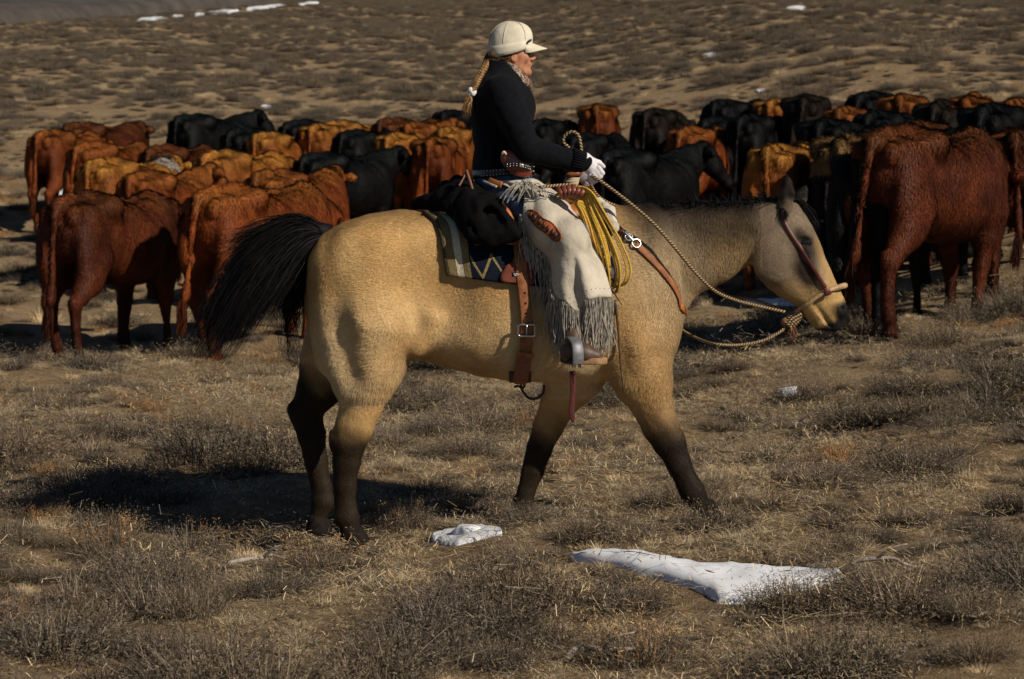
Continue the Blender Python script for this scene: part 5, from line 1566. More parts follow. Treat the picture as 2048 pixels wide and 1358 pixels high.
HERD = [
 # hip pixel u, v, body, yaw, colour, size, label
 (178, 388, 0, 36, DRED, 1.042, 'dark red cow nearest at the far left, rump toward the camera'),
 (228, 318, 1, 42, ORG, 1.04, 'orange cow with a white shoulder mark just behind the nearest left cow'),
 (195, 286, 2, 40, RED, 1.0, 'red cow between the orange white-marked cow and the one at the back left'),
 (175, 246, 1, 48, DRED, 1.0, 'red cow at the back left corner of the herd with head raised'),
 (395, 230, 3, 52, BLACK, 1.02, 'large black cow with raised back at the back left of the herd'),
 (470, 372, 2, 50, RED, 1.06, 'big red cow directly behind the horse\'s tail'),
 (455, 303, 0, 44, ORG, 1.05, 'orange red cow with blue ear tag behind the cow at the tail'),
 (655, 306, 3, 60, BLACK, 1.0, 'black cow behind the horse\'s rump'),
 (545, 266, 1, 45, ORG, .95, 'light orange cow left of centre in the middle rows'),
 (640, 250, 0, 20, ORG, .95, 'orange cow with square hips in the row above the rump'),
 (715, 262, 2, 40, BLACK, .97, 'black cow with yellow ear tag behind the rump'),
 (500, 258, 0, 55, BLACK, .98, 'black cow half hidden beside the big black cow'),
 (612, 241, 2, 60, BLACK, .96, 'low black back behind the square-hipped orange cow'),
 (690, 244, 0, 62, ORG, .95, 'flat orange back in the rearmost row left of the rider'),
 (795, 238, 1, 50, DRED, 1.0, 'dark red cow in the rearmost row behind the pale-legged cow'),
 (795, 268, 2, 25, ORG, .97, 'orange cow with pale lower leg behind the saddle'),
 (868, 276, 0, 12, RED, 1.0, 'red cow seen squarely from behind next to the rider\'s back'),
 (905, 256, 1, 35, ORG, .95, 'orange cow touching the rider\'s back'),
 (905, 222, 3, 30, BLACK, .98, 'black cow behind the rider\'s back in the rearmost row'),
 (1090, 240, 0, 40, BLACK, .98, 'black cow hidden behind the rider\'s arm'),
 (1195, 210, 1, 8, RED, 1.0, 'red cow seen squarely from behind, right of the rider'),
 (1175, 268, 2, 45, BLACK, .97, 'black cow behind the rope loop'),
 (1260, 300, 3, 62, BLACK, 1.04, 'large black cow above the horse\'s neck turning its head right'),
 (1310, 220, 0, 35, BRN, 1.0, 'dark brown cow in the rear row right of the square red cow'),
 (1385, 256, 2, 42, RED, 1.0, 'red cow with sleek back above the horse\'s crest'),
 (1455, 202, 1, 50, BLACK, 1.0, 'long black cow in the rear row behind the sleek red cow'),
 (1550, 200, 0, 30, ORG, .95, 'small orange rump at the back of the herd'),
 (1612, 192, 2, 22, BRN, 1.02, 'tall dark brown cow at the back right'),
 (1505, 232, 0, 48, BLACK, .97, 'black cow between the sleek red cow and the bright orange cow'),
 (1558, 290, 1, 38, ORG, 1.0, 'bright orange cow above the horse\'s ears'),
 (1695, 216, 1, 40, RED, .97, 'rough-coated red cow behind the blond-backed cow'),
 (1690, 274, 3, 25, BRN, 1.0, 'dark cow with shaggy blond back right of the horse\'s head'),
 (1705, 250, 2, 55, BLACK, .95, 'black back between the rough red cow and the blond-backed cow'),
 (1745, 186, 0, 55, BLACK, 1.0, 'black cow at the very back right'),
 (1805, 190, 1, 25, RED, 1.0, 'red rump at the very back right'),
 (1885, 204, 2, 40, BRN, 1.0, 'dark brown back in the rear row near the right edge'),
 (1840, 246, 0, 35, DRED, 1.0, 'dark red cow behind the biggest cow at right'),
 (1815, 258, 2, 68, DRED, 1.12, 'largest dark red cow at right with its tail swung out'),
 (1985, 212, 0, 45, BLACK, 1.02, 'black cow at the right edge'),
 (2035, 200, 1, 40, RED, 1.0, 'red back cut off by the right edge'),
 (1440, 236, 3, 58, BLACK, .95, 'black cow in the gap between two red cows at right'),
 (1760, 225, 0, 50, BLACK, .95, 'black cow beside the rough-coated red cow'),
 (1745, 305, 0, 40, BLACK, 1.02, 'black cow half hidden on the left side of the biggest red cow'),
 (2030, 262, 1, 24, DRED, 1.0, 'dark red cow at the right edge beside the biggest cow'),
 (1900, 262, 3, 30, BLACK, 1.0, 'black cow filling the gap behind the biggest red cow'),
 (300, 345, 3, 30, RED, 1.0, 'red cow squeezed between the nearest left cow and the cow behind the tail'),
 (110, 262, 0, 30, RED, 1.0, 'red cow at the left end of the herd, mostly behind the others'),
 (335, 292, 2, 36, DRED, 1.0, 'dark red cow between the left bunch and the cows behind the tail'),
 (560, 340, 1, 40, RED, 1.05, 'red cow with rounded hip just above the horse\'s croup'),
 (835, 246, 3, 30, RED, .98, 'red cow in the gap left of the black cow behind the rider'),
 (1930, 196, 3, 20, RED, 1.0, 'red cow with raised hip in the last row near the right edge'),
 (1650, 240, 0, 30, BLACK, 1.0, 'black cow between the tall brown cow and the rough red cow'),
]
cows = []
for (u, v, pr_, yw, colr, sc_, lb) in HERD:
    o, d = place_cow(u, v, pr_, yw, colr, sc_, lb, dd={'nearest at the far left': 20.4, 'directly behind the horse': 20.6, 'largest dark red': 18.2}.get(next((k for k in ('nearest at the far left', 'directly behind the horse', 'largest dark red') if k in lb), None)))
    cows.append(o)
    pass
by_label = {o['label']: o for o in cows}
def find(txt): return next(o for l_, o in by_label.items() if txt in l_)
def marking(o, mask, colr, n, ln, name, seed):
    """a patch of differently coloured hair on one cow"""
    k = next(i for i, p_ in enumerate(protos) if p_[0] == o.data)
    r = np.random.default_rng(seed)
    p, nn, _ = scatter(protos[k][2], protos[k][3], n, None, lambda c, q: mask(c).astype(float), r)
    d = np.zeros_like(p) + np.array([-.5, 0, -.85]) + .5 * np.stack([fnoise(p, 6, 2, 2), fnoise(p, 6, 2, 3), fnoise(p, 6, 2, 4)], -1)
    V, F, ci = hairs(p + nn * .004, nn, d, ln, .007, .35, .3, r)
    me = mesh_data(name, V, F, {'col': (np.ones((n, 3)) * r.uniform(.6, 1.3, (n, 1)))[ci], 'nrm': nn[ci]}, False, [cow_hair])
    c = bpy.data.objects.new(name, me); COL.objects.link(c); c.parent = o; c.color = (*colr, 1); c['kind'] = 'stuff'
nz_ = lambda c, s_: fnoise(c, 9, 2, s_)
marking(find('white shoulder'), lambda c: (c[:, 0] > .80) & (c[:, 0] < 1.12 + .05 * nz_(c, 1)) & (c[:, 2] > 1.17 + .04 * nz_(c, 2)), (.55, .50, .44), 2600, .05, 'white_marking', 1)
marking(find('pale lower leg'), lambda c: (c[:, 0] < 0) & (c[:, 1] > 0) & (c[:, 2] < .62 + .05 * nz_(c, 1)) & (c[:, 2] > .25), (.45, .38, .30), 2500, .03, 'pale_stocking', 2)
marking(find('shaggy blond'), lambda c: (c[:, 2] > 1.02 + .09 * nz_(c, 1)) & (c[:, 0] < 1.1), BLOND, 26000, .06, 'blond_back_hair', 3)
HEADS = [(1.12, 0), (1.22, .3), (.98, -.2), (1.28, -.5)]
def ear_tag(o, colr, nm):
    k = next(i for i, p_ in enumerate(protos) if p_[0] == o.data)
    hz, hy = HEADS[k]
    e1 = np.array([1.42, .22 * math.sin(hy), hz]) + np.array([math.sin(hy), -math.cos(hy), 0]) * .21 + np.array([-.075, 0, -.03])
    V, F = box(e1, (.008, .055, .075))
    me = mesh_data('ear_tag', V, F, None, False, [M(nm, colr, .5, .1, 20, 0)])
    c = bpy.data.objects.new('ear_tag', me); COL.objects.link(c); c.parent = o
ear_tag(find('blue ear tag'), (.03, .08, .30), 'blue_plastic'); ear_tag(find('yellow ear tag'), (.65, .42, .04), 'yellow_plastic')
# ------------------------------------------------------------------ gravel road on a low bank, far up the slope
rl = [gpix(u, v) for u, v in ((-1100, 126), (-600, 94), (-160, 62), (0, 50), (140, 42), (300, 29), (440, 16), (570, 6))]
rl = spl(rl, 40)
nb_ = nrmz(np.stack([-np.gradient(rl[:, 1]), np.gradient(rl[:, 0]), 0 * rl[:, 0]], -1))
G = []
for off, dz in ((-.35, -.25), (0.0, .0), (.25, .38), (.5, .52), (2.2, .56), (6.5, .58), (7.6, .1), (8.5, -.6)):
    p = rl + nb_ * off; g = gz(p[:, 0], p[:, 1])
    p[:, 2] = np.where(dz < .1, g + dz, gz(rl[:, 0], rl[:, 1]) + dz + off * .09)
    p[:, 2] += .05 * fnoise(p, 2.0, 3, 2)
    G.append(p)
mk('gravel_road', np.array(G).reshape(-1, 3), grid_faces(8, 40)[:, ::-1], M('grey_gravel', (.055, .046, .04), .95, .4, 1.2, .8, 6, .05), kind='structure')

# ------------------------------------------------------------------ ground cover plants
def blades(n, hgt, rad, spread, wid, cols, seed, bend=.5, seg=3, flat=False):
    """grass blades or twigs rising from a tuft"""
    r = np.random.default_rng(seed)
    a = r.uniform(0, 6.28, n); rr = rad * np.sqrt(r.random(n))
    b0 = np.stack([rr * np.cos(a), rr * np.sin(a), np.full(n, -.01)], -1)
    az = a + r.normal(0, .7, n); ln = hgt * r.uniform(.45, 1.15, n); tl = np.abs(r.normal(spread, spread * .5, n))
    t = np.linspace(0, 1, seg + 1)
    out = np.stack([np.cos(az), np.sin(az), 0 * az], -1)
    hz = np.sin(tl)[:, None] * t + bend * tl[:, None] * t ** 2 * .5
    vz = np.cos(tl)[:, None] * t - bend * .35 * tl[:, None] * t ** 2
    p = b0[:, None] + ln[:, None, None] * (hz[..., None] * out[:, None] + vz[..., None] * np.array([0, 0, 1.0]))
    p = p + r.normal(0, .02, p.shape) * ln[:, None, None] * t[None, :, None]
    S = nrmz(np.cross(out, np.array([0, 0, 1.0])) + r.normal(0, .4, (n, 3)))
    w_ = wid * (1 - .8 * t) / 2
    V = np.stack([p - S[:, None] * w_[None, :, None], p + S[:, None] * w_[None, :, None]], 2).reshape(-1, 3)
    k = (seg + 1) * 2
    o = (np.arange(n) * k)[:, None]; j = np.arange(seg)[None] * 2
    F = np.stack([o + j, o + j + 1, o + j + 3, o + j + 2], -1).reshape(-1, 4)
    c = np.array(cols)[r.integers(0, len(cols), n)] * r.uniform(.7, 1.3, (n, 1))
    return V, [F], np.repeat(c, k, 0), p
def leaflets(pts, n, size, cols, seed, jit=.02):
    r = np.random.default_rng(seed)
    q = pts[r.integers(0, len(pts), n)] + r.normal(0, jit, (n, 3))
    d = nrmz(r.normal(size=(n, 3)) + np.array([0, 0, .7])); s_ = nrmz(np.cross(d, r.normal(size=(n, 3))))
    L_ = size * r.uniform(.6, 1.4, (n, 1))
    V = np.stack([q - s_ * L_ * .16, q + s_ * L_ * .16, q + d * L_ + s_ * L_ * .1, q + d * L_ - s_ * L_ * .1], 1).reshape(-1, 3)
    F = np.arange(n * 4).reshape(n, 4)
    c = np.array(cols)[r.integers(0, len(cols), n)] * r.uniform(.65, 1.35, (n, 1))
    return V, [F], np.repeat(c, 4, 0)
vm, nt, b = newmat('dry_plants')
at = nt.nodes.new('ShaderNodeAttribute'); at.attribute_name = 'col'
oi = nt.nodes.new('ShaderNodeObjectInfo')
c = mixc(nt, 1.0, at.outputs['Color'], ramp(nt, oi.outputs['Random'], [(0, (.62, .62, .64)), (.5, (1.0, .97, .92)), (1, (1.25, 1.15, 1.0))]), 'MULTIPLY')
L(nt, c, b.inputs['Base Color']); b.inputs['Roughness'].default_value = .85; b.inputs['Specular IOR Level'].default_value = .15
TW = [(.10, .078, .06), (.16, .125, .095), (.06, .046, .037), (.26, .215, .17)]
GR = [(.135, .112, .08), (.10, .085, .06), (.20, .172, .132)]
GOLD_ = [(.62, .48, .27), (.50, .36, .18), (.70, .58, .38)]
RUST = [(.29, .165, .08), (.23, .13, .062), (.37, .23, .115)]
PALE = [(.52, .45, .34), (.42, .36, .28)]
def sage(seed, rad, hgt, ntw, nlf, leafc, twc=TW):
    V, F, C, p = blades(ntw, hgt, rad * .45, .75, .0036, twc, seed, .5, 4)
    V2, F2, C2, p2 = blades(ntw // 2, hgt * .8, rad * .9, .5, .003, twc, seed + 50, .4, 3)
    tips = np.concatenate([p[:, 2:].reshape(-1, 3), p2[:, 1:].reshape(-1, 3)])
    V3, F3, C3 = leaflets(tips, nlf, .0085, leafc, seed + 9, .011)
    st_, sF = join([(V, F), (V2, F2)])
    return (st_, sF, np.vstack([C, C2])), (V3, F3, C3)
def both(a, b):
    V, F = join([(a[0], a[1]), (b[0], b[1])]); return V, F, np.vstack([a[2], b[2]])
variants = []
sage_parts = []
for i in range(4):
    a_, b_ = sage(100 + i, .17 + .02 * i, .15 + .012 * i, 420, 3400, GR if i % 2 else GR + TW)
    sage_parts.append((a_, b_)); variants.append(('sagebrush', *both(a_, b_)))
for i in range(3):
    a_, b_ = sage(200 + i, .15, .10, 400, 300, TW, [(.12, .09, .07), (.16, .13, .10), (.07, .055, .045), (.26, .22, .18)])
    variants.append(('twig_tuft', *both(a_, b_)))
for i in range(3):
    V, F, C, p = blades(190, .13, .09, .55, .0030, GOLD_ + PALE, 300 + i, .9, 3); variants.append(('grass_tuft', V, F, C))
for i in range(2):
    V, F, C, p = blades(140, .12, .09, .35, .0032, RUST, 400 + i, .5, 3)
    V2, F2, C2 = leaflets(p[:, -1], 400, .009, RUST, 450 + i, .008)
    variants.append(('rusty_tuft', *both((V, F, C), (V2, F2, C2))))
for i in range(3):                                          # litter: fallen blades and bits of stalk lying about
    r = np.random.default_rng(500 + i)
    n = 330
    q = np.stack([r.normal(0, .16, n), r.normal(0, .16, n), np.abs(r.normal(.006, .008, n))], -1)
    a = r.uniform(0, 6.28, n); Lg = r.uniform(.012, .06, n); d = np.stack([np.cos(a) * Lg, np.sin(a) * Lg, r.normal(.0, .012, n)], -1); s_ = np.stack([-np.sin(a), np.cos(a), 0 * a], -1) * .0009
    V = np.stack([q - s_, q + s_, q + d + s_, q + d - s_], 1).reshape(-1, 3); F = np.arange(4 * n).reshape(n, 4)
    C = np.repeat(np.array(GOLD_ + PALE + TW)[r.integers(0, 9, n)] * r.uniform(.6, 1.3, (n, 1)), 4, 0)
    variants.append(('litter', V, [F], C))
src = bpy.data.collections.new('ground_cover_kinds')
for i, (nm, V, F, C) in enumerate(variants):
    me = mesh_data(nm, V, F, {'col': C}, False, [vm]); o = bpy.data.objects.new('%02d_%s' % (i, nm), me); src.objects.link(o)
KS, KT, KG, KR, KL = [0, 1, 2, 3], [4, 5, 6], [7, 8, 9], [10, 11], [12, 13, 14]
def gn_cover(name, pts, idx, rz, sc_, label):
    me = bpy.data.meshes.new(name); me.vertices.add(len(pts)); me.vertices.foreach_set('co', np.asarray(pts, np.float32).ravel())
    for k, a, ty in (('idx', idx, 'INT'), ('rz', rz, 'FLOAT_VECTOR'), ('scl', sc_, 'FLOAT_VECTOR')):
        t = me.attributes.new(k, ty, 'POINT')
        t.data.foreach_set('value' if ty == 'INT' else 'vector', np.asarray(a, np.int32 if ty == 'INT' else np.float32).ravel())
    o = bpy.data.objects.new(name, me); COL.objects.link(o); tag(o, label, 'vegetation', kind='stuff')
    ng_ = bpy.data.node_groups.new(name, 'GeometryNodeTree')
    ng_.interface.new_socket('Geometry', in_out='INPUT', socket_type='NodeSocketGeometry'); ng_.interface.new_socket('Geometry', in_out='OUTPUT', socket_type='NodeSocketGeometry')
    N = ng_.nodes; gi = N.new('NodeGroupInput'); go = N.new('NodeGroupOutput')
    ip = N.new('GeometryNodeInstanceOnPoints'); ci = N.new('GeometryNodeCollectionInfo')
    ci.inputs['Collection'].default_value = src; ci.inputs['Separate Children'].default_value = True; ci.inputs['Reset Children'].default_value = True
    ip.inputs['Pick Instance'].default_value = True
    def na(nm, ty):
        n = N.new('GeometryNodeInputNamedAttribute'); n.data_type = ty; n.inputs['Name'].default_value = nm
        return n.outputs[0]
    l = ng_.links
    l.new(gi.outputs[0], ip.inputs['Points']); l.new(ci.outputs[0], ip.inputs['Instance'])
    l.new(na('idx', 'INT'), ip.inputs['Instance Index'])
    e2r = N.new('FunctionNodeEulerToRotation'); l.new(na('rz', 'FLOAT_VECTOR'), e2r.inputs[0]); l.new(e2r.outputs[0], ip.inputs['Rotation'])
    l.new(na('scl', 'FLOAT_VECTOR'), ip.inputs['Scale']); l.new(ip.outputs[0], go.inputs[0])
    md = o.modifiers.new('scatter', 'NODES'); md.node_group = ng_
    return o
def sprinkle(d0, d1, dens, kinds, smin, smax, r, margin=1.2, mask=None, flat=.8):
    wd = .2125 if d1 < 30 else .29
    area = wd * 2 * (d1 ** 2 - d0 ** 2) / 2 + 2 * margin * (d1 - d0)
    n = int(area * dens)
    d = np.sqrt(r.uniform(d0 ** 2, d1 ** 2, n)); x = (r.random(n) * 2 - 1) * (d * wd + margin); y = d - 11
    if mask is not None:
        k = r.random(n) < mask(x, y); x, y = x[k], y[k]; n = len(x)
    z = gz(x, y) + .012 * fnoise(np.stack([x, y, 0 * x], -1), 7, 3, 1) * (y < 29)
    s_ = r.uniform(smin, smax, n) * np.exp(r.normal(0, .18, n))
    return np.stack([x, y, z], -1), np.array(kinds)[r.integers(0, len(kinds), n)], np.stack([r.normal(0, .12, n), r.normal(0, .12, n), r.uniform(0, 6.28, n)], -1), np.stack([s_, s_, s_ * r.uniform(.7, 1.15, n) * flat], -1)
rc = np.random.default_rng(11)
def clump(seed, th, sharp=.5, sc_=1.1):
    return lambda x, y: np.clip((fnoise(np.stack([x, y, 0 * x + seed], -1), sc_, 3, seed) - th) / sharp, 0, 1)
hoofs = [P(705, 1082, -.15), P(634, 1066, .15), P(1410, 1034, -.15), P(1066, 1070, .14)]
sets = []
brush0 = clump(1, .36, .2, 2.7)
edge = lambda x, y: np.clip((np.abs(x - .1) / ((y + 11) * .2125) - .45) / .5, 0, 1)      # vignette put into the planting: more brush, less pale grass towards the frame sides
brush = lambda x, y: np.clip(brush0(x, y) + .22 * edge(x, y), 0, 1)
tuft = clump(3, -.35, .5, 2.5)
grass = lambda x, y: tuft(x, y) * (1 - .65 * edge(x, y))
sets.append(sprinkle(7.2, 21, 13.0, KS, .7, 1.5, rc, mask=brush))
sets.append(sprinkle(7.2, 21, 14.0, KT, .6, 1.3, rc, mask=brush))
sets.append(sprinkle(7.2, 21, 5.0, KT + KS, .18, .6, rc))
sets.append(sprinkle(7.2, 21, 13.0, KT + KS, .35, .85, rc, mask=clump(6, .0, .25, 4.2)))
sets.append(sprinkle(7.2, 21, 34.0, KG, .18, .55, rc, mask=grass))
sets.append(sprinkle(7.2, 21, 7.0, KR, .35, .8, rc, mask=clump(4, .3, .3, 2.5)))
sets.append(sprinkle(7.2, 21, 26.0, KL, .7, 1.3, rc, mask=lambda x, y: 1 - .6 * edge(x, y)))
sets.append(sprinkle(21, 46, 12.0, KS + KT, .5, 1.2, rc, mask=clump(5, -.15, .35, 2.4), margin=2))
sets.append(sprinkle(21, 46, 9.0, KG + KR + KT, .4, .9, rc, margin=2))
sets.append(sprinkle(46, 150, 8.0, KS + KT, .6, 1.3, rc, mask=clump(7, -.55, .5, 1.7), margin=3))
sets.append(sprinkle(46, 100, 2.5, KG + KT, .6, 1.2, rc, margin=3))
PT, IX, RZ, SCL = [np.concatenate([s_[i] for s_ in sets]) for i in range(4)]
SNOW_ZONES = []
# ------------------------------------------------------------------ snow
sm_, nt, b = newmat('old_snow')
c = ramp(nt, noise(nt, 18, 5), [(.3, (.72, .75, .80)), (.7, (.82, .84, .88))])
L(nt, c, b.inputs['Base Color']); b.inputs['Roughness'].default_value = .6; b.inputs['Specular IOR Level'].default_value = .3
bump(nt, b, noise(nt, 30, 3, .5), .18, .006)
def snow(outline, height, label, n=64, rough=.3, rings=12, name='snow_patch'):
    """a lens of old snow over the ground; outline in pixels of the photograph"""
    o2 = spl([(a, b, 0) for a, b in outline], n, True)[:, :2]
    w = np.array([gpix(*q) for q in o2])
    if height > .03:                     # crisp melting edge
        w[:, :2] += .012 * np.stack([fnoise(w, 20, 2, 1), fnoise(w, 20, 2, 2)], -1)
    c0 = w.mean(0)
    # skeleton centre line for long patches
    i0, i1 = np.argmin(w[:, 0]), np.argmax(w[:, 0])
    xs = w[:, 0]
    ctr = []
    for q in w:
        near = np.abs(xs - q[0]) < max(.06, .12 * (xs.max() - xs.min()))
        ctr.append([q[0] * .92 + c0[0] * .08, (w[near, 1].max() + w[near, 1].min()) / 2, 0])
    ctr = np.array(ctr)
    G = []
    for k in np.linspace(1, 0, rings):
        p = ctr + (w - ctr) * k
        t = (1 - k)
        hh = height * (1 - k ** 2.6) ** .6
        p[:, 2] = gz(p[:, 0], p[:, 1]) + .012 * fnoise(np.stack([p[:, 0], p[:, 1], 0 * p[:, 0]], -1), 7, 3, 1) * (p[:, 1] < 29) + np.where(k == 1, -.02, hh * (1 + rough * fnoise(p, 9, 3, 4)) + .006)
        G.append(p)
    # drop skirt below ground for a closed edge
    V = np.array(G).reshape(-1, 3)
    o = mk(name, V, grid_faces(rings, n, True), sm_, base=(c0[0], c0[1], float(gz(c0[0], c0[1]))), label=label, category='snow', group='patches of old snow')
    V2 = V; nn = vnormals(V, grid_faces(rings, n, True))
    if nn[:, 2].mean() < 0: o.data.flip_normals()
    SNOW_ZONES.append((w[:, :2], c0))
    return o
snow([(1142, 1117), (1200, 1112), (1270, 1118), (1340, 1126), (1420, 1135), (1500, 1145), (1600, 1150), (1672, 1152), (1690, 1166), (1640, 1180), (1560, 1190), (1500, 1206), (1440, 1212), (1400, 1190), (1330, 1165), (1250, 1145), (1180, 1130)], .045, 'long drift of old snow in front of the horse, right of centre')
snow([(862, 1080), (885, 1068), (915, 1062), (950, 1064), (985, 1072), (1004, 1078), (960, 1086), (915, 1092), (880, 1088)], .03, 'small lumpy patch of snow under the horse, right of the hind hooves')
lf = Field(gpix(880, 1085) + np.array([-.08, -.15, -.05]), gpix(980, 1075) + np.array([.08, .2, .20]), .009)
for u, v, r_, k_ in ((930, 1062, .040, .03), (944, 1060, .034, .03), (922, 1070, .045, .03), (950, 1068, .040, .03), (900, 1071, .026, .012), (893, 1075, .020, .01), (884, 1078, .018, .01), (938, 1072, .05, .04)):
    lf.ell(gpix(u, 1077) + np.array([0, .0, (1077 - v) * px * .85]), (r_ * 1.15, r_, r_ * .8), k=k_)
lf.noise(.005, 28, 2); lf.noise(.003, 70, 3)
par = bpy.data.objects['snow_patch.001']
LV, LQ = lf.mesh(1)
mk('snow_lump', LV, LQ, sm_, par)
snow([(1490, 603), (1530, 598), (1575, 600), (1612, 606), (1590, 614), (1540, 613)], .02, 'shaded bluish snow patch under the horse\'s chin')
snow([(1556, 792), (1572, 784), (1590, 788), (1588, 799), (1568, 803)], .05, 'tiny bluish snow remnant among brush below the horse\'s muzzle')
snow([(98, 386), (115, 377), (134, 380), (130, 390), (110, 392)], .06, 'snow remnant left of the leftmost cows')
snow([(522, 215), (532, 211), (545, 214), (540, 220), (526, 220)], .02, 'small pale snow spot above the middle of the left herd')
snow([(1405, 110), (1418, 106), (1433, 109), (1425, 114), (1410, 114)], .02, 'snow spot on the slope above the dark brown rear cow')
snow([(1512, 184), (1520, 180), (1532, 183), (1525, 188)], .02, 'tiny snow spot just above the small orange rump')
snow([(1572, 16), (1590, 12), (1612, 16), (1600, 21), (1580, 20)], .02, 'faint snow spot near the top of the slope at right')
for pts, lb in (([(270, 44), (300, 38), (335, 37), (330, 41), (290, 46)], 'leftmost streak of snow below the gravel road bank'), ([(342, 36), (358, 33), (368, 34), (352, 38)], 'short snow streak second from the left along the road bank'),
                ([(388, 32), (404, 28), (410, 30), (395, 34)], 'faint small snow streak in the middle of the road bank'), ([(416, 28), (445, 23), (476, 21), (470, 26), (430, 31)], 'brightest long streak of snow along the road bank'),
                ([(492, 20), (520, 15), (560, 11), (572, 12), (540, 18), (505, 22)], 'snow streak nearest the right end of the road bank'), ([(596, 12), (620, 8), (640, 7), (615, 12)], 'thin last snow streak past the end of the road bank')):
    snow(pts, .10, lb, 32, .2, 6, 'snow_streak')

# keep plants off the snow, the road and out of the hooves, then scatter the ground cover
def inside(poly, x, y):
    r = np.zeros(len(x), bool); n = len(poly)
    for i in range(n):
        x0, y0 = poly[i]; x1, y1 = poly[(i + 1) % n]
        c = ((y0 > y) != (y1 > y)) & (x < (x1 - x0) * (y - y0) / (y1 - y0 + 1e-12) + x0)
        r ^= c
    return r
keep = np.ones(len(PT), bool)
for w, c0 in SNOW_ZONES:
    keep &= ~inside(c0[:2] + (w - c0[:2]) * 1.0, PT[:, 0], PT[:, 1])
for q in hoofs:
    keep &= ((PT[:, 0] - q[0]) ** 2 + (PT[:, 1] - q[1]) ** 2) > np.where(IX >= 12, 0, .012)
rc_ = rl + nb_ * 3.6
for q in rc_:
    keep &= ((PT[:, 0] - q[0]) ** 2 + (PT[:, 1] - q[1]) ** 2) > 3.9 ** 2
# nothing tall between the eye and the small patch
sp = gpix(932, 1084)
keep &= ~((np.abs(PT[:, 0] - sp[0]) < .25) & (PT[:, 1] < sp[1] + .1) & (PT[:, 1] > sp[1] - .75) & (IX < 12))
lp_ = gpix(1420, 1200)
keep &= ~((PT[:, 0] > lp_[0] - .6) & (PT[:, 0] < lp_[0] + .45) & (PT[:, 1] < lp_[1] + .25) & (PT[:, 1] > lp_[1] - .22) & (IX < 12))
# trodden ground where the herd stands
tr = ((PT[:, 1] > 4.5) & (PT[:, 1] < 14) & (PT[:, 0] < -1.2)) | ((PT[:, 1] > 4.0) & (PT[:, 1] < 11) & (PT[:, 0] > 1.6))
keep &= ~(tr & (IX < 7) & (rc.random(len(PT)) < .8))
PT, IX, RZ, SCL = PT[keep], IX[keep], RZ[keep], SCL[keep]
print('COVER', len(PT))
isg = np.isin(IX, KG + KR + KL)
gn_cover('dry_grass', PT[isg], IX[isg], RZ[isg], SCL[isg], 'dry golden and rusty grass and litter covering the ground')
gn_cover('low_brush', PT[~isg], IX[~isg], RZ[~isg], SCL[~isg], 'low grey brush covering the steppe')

# ------------------------------------------------------------------ the sagebrush clumps one can tell apart in front
sm_stem = [mesh_data('sagebrush', a[0], a[1], {'col': a[2]}, False, [vm]) for a, b in sage_parts]
sm_leaf = [mesh_data('leaves', b[0], b[1], {'col': b[2]}, False, [vm]) for a, b in sage_parts]
rusth = []
V, F, C, p = blades(60, .17, .14, .25, .004, RUST, 700, .3, 3); V2, F2, C2 = leaflets(p[:, -1], 400, .009, RUST, 701, .012)
rust_me = mesh_data('seed_stalks', *both((V, F, C), (V2, F2, C2))[:2], {'col': both((V, F, C), (V2, F2, C2))[2]}, False, [vm])
CLUMPS = [(1255, 1222, 1.25, 1.0, 0, 'grey-green sagebrush growing against the near edge of the long snow drift'),
          (1590, 1215, 1.25, .95, 0, 'dark sagebrush with bare twigs in front of the drift\'s right end'),
          (1800, 1215, 1.9, 1.15, 0, 'widest sagebrush, right of the long snow drift'),
          (215, 1105, 1.3, 1.1, 1, 'rusty topped sagebrush in the lower left beside the horse\'s shadow'),
          (455, 1110, 1.35, 1.1, 1, 'sagebrush with rusty stalks in front of the horse\'s shadow'),
          (640, 1150, 1.45, 1.15, 1, 'rusty sagebrush hiding the near hind hoof'),
          (800, 1060, 1.0, 1.0, 1, 'upright sagebrush between the hind hooves and the small snow patch'),
          (1030, 1135, 1.0, .7, 0, 'low twiggy sagebrush just in front of the small snow patch'),
          (1015, 1335, 1.0, .9, 0, 'pale grey-green sagebrush at the bottom edge left of centre'),
          (1270, 1325, 1.5, 1.1, 1, 'mixed sagebrush with rusty stems at the bottom below the drift'),
          (1620, 800, 1.3, .95, 0, 'sagebrush sheltering the tiny bluish snow remnant'),
          (1810, 785, 1.4, 1.0, 0, 'sagebrush right of the snow remnant below the largest cow'),
          (1175, 1085, 1.2, .95, 0, 'grey sagebrush beside the far front hoof'),
          (1425, 1062, 1.15, 1.1, 0, 'sagebrush hiding the leading front hoof'),
          (385, 1235, .95, 1.1, 0, 'twiggy sagebrush in the lower left foreground below the shadow')]
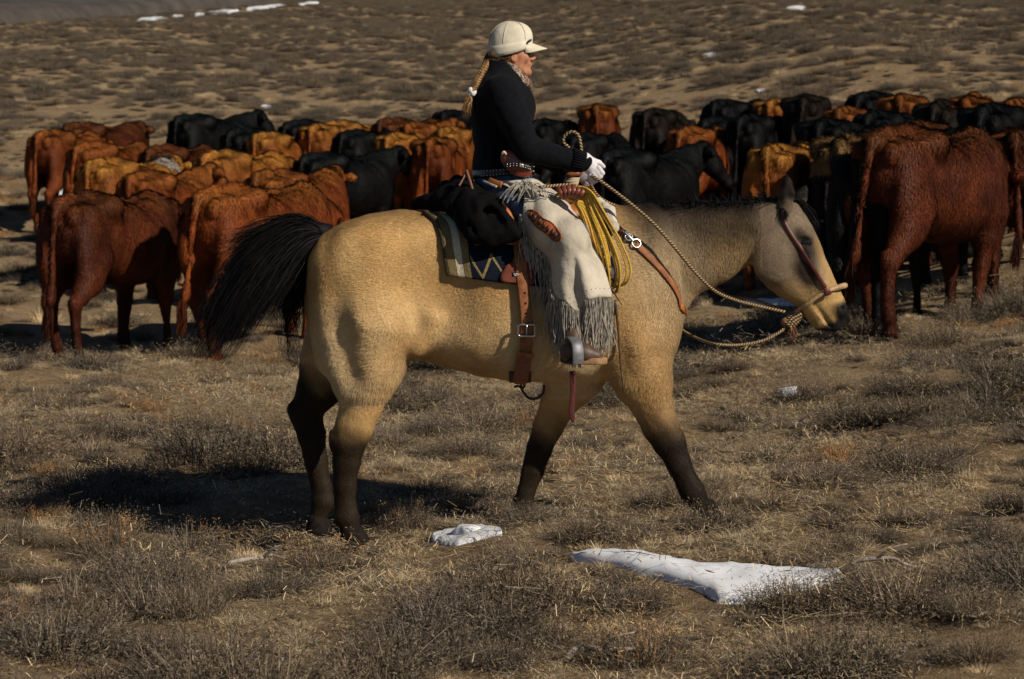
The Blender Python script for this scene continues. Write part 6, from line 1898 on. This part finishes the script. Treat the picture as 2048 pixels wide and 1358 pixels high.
for i, (u, v, sx_, sz_, ru, lb) in enumerate(CLUMPS):
    q = gpix(u, v); k = i % 4
    o = bpy.data.objects.new('sagebrush', sm_stem[k]); COL.objects.link(o)
    o.location = (q[0], q[1], float(gz(q[0], q[1]))); o.rotation_euler = (0, 0, i * 1.7); o.scale = (sx_ * .85, sx_ * .85, sz_ * .85)
    tag(o, lb, 'bush', 'sagebrush clumps in front')
    c = bpy.data.objects.new('leaves', sm_leaf[k]); COL.objects.link(c); c.parent = o; c['kind'] = 'stuff'
    if ru:
        c = bpy.data.objects.new('seed_stalks', rust_me); COL.objects.link(c); c.parent = o; c['kind'] = 'stuff'
# a few pale dead branches on the ground
wood = M('weathered_wood', (.33, .29, .25), .85, .35, 30, .5, 120)
for i, (u, v, ln, a, lb) in enumerate(((455, 1140, .38, .5, 'bleached dead branch on the ground in the lower left'), (1700, 1140, .30, -.3, 'bleached dead twig behind the right end of the drift'), (1130, 1330, .35, .2, 'curled bleached branch at the bottom centre'), (1580, 860, .25, .6, 'bleached twig right of the leading front leg'))):
    q = gpix(u, v); r = np.random.default_rng(i)
    pts = [q + np.array([math.cos(a) * t * ln, math.sin(a) * t * ln, .02 + .03 * math.sin(t * 3) + .0]) + r.normal(0, .012, 3) for t in np.linspace(0, 1, 6)]
    side = [pts[2], pts[2] + np.array([.05, -.04, .05]), pts[2] + np.array([.11, -.06, .07])]
    mk('dead_branch', *join([tube(spl(pts, 18), np.linspace(.012, .004, 18), 7), tube(spl(side, 8), np.linspace(.008, .003, 8), 6)]), wood, base=q, label=lb, category='branch', group='dead branches')
q = gpix(1622, 972)
sf_ = Field(q - np.array([.14, .10, .06]), q + np.array([.14, .10, .10]), .008)
sf_.ell(q + np.array([0, 0, .005]), (.085, .055, .035), k=.01); sf_.ell(q + np.array([.03, .01, .012]), (.05, .04, .032), k=.02)
sf_.noise(.006, 22, 1); sf_.noise(.003, 60, 2)
mk('stone', *sf_.mesh(1), M('tan_stone', (.36, .27, .17), .9, .3, 25, .6, 90), base=q, label='flat tan stone in the brush right of the leading front leg', category='stone')
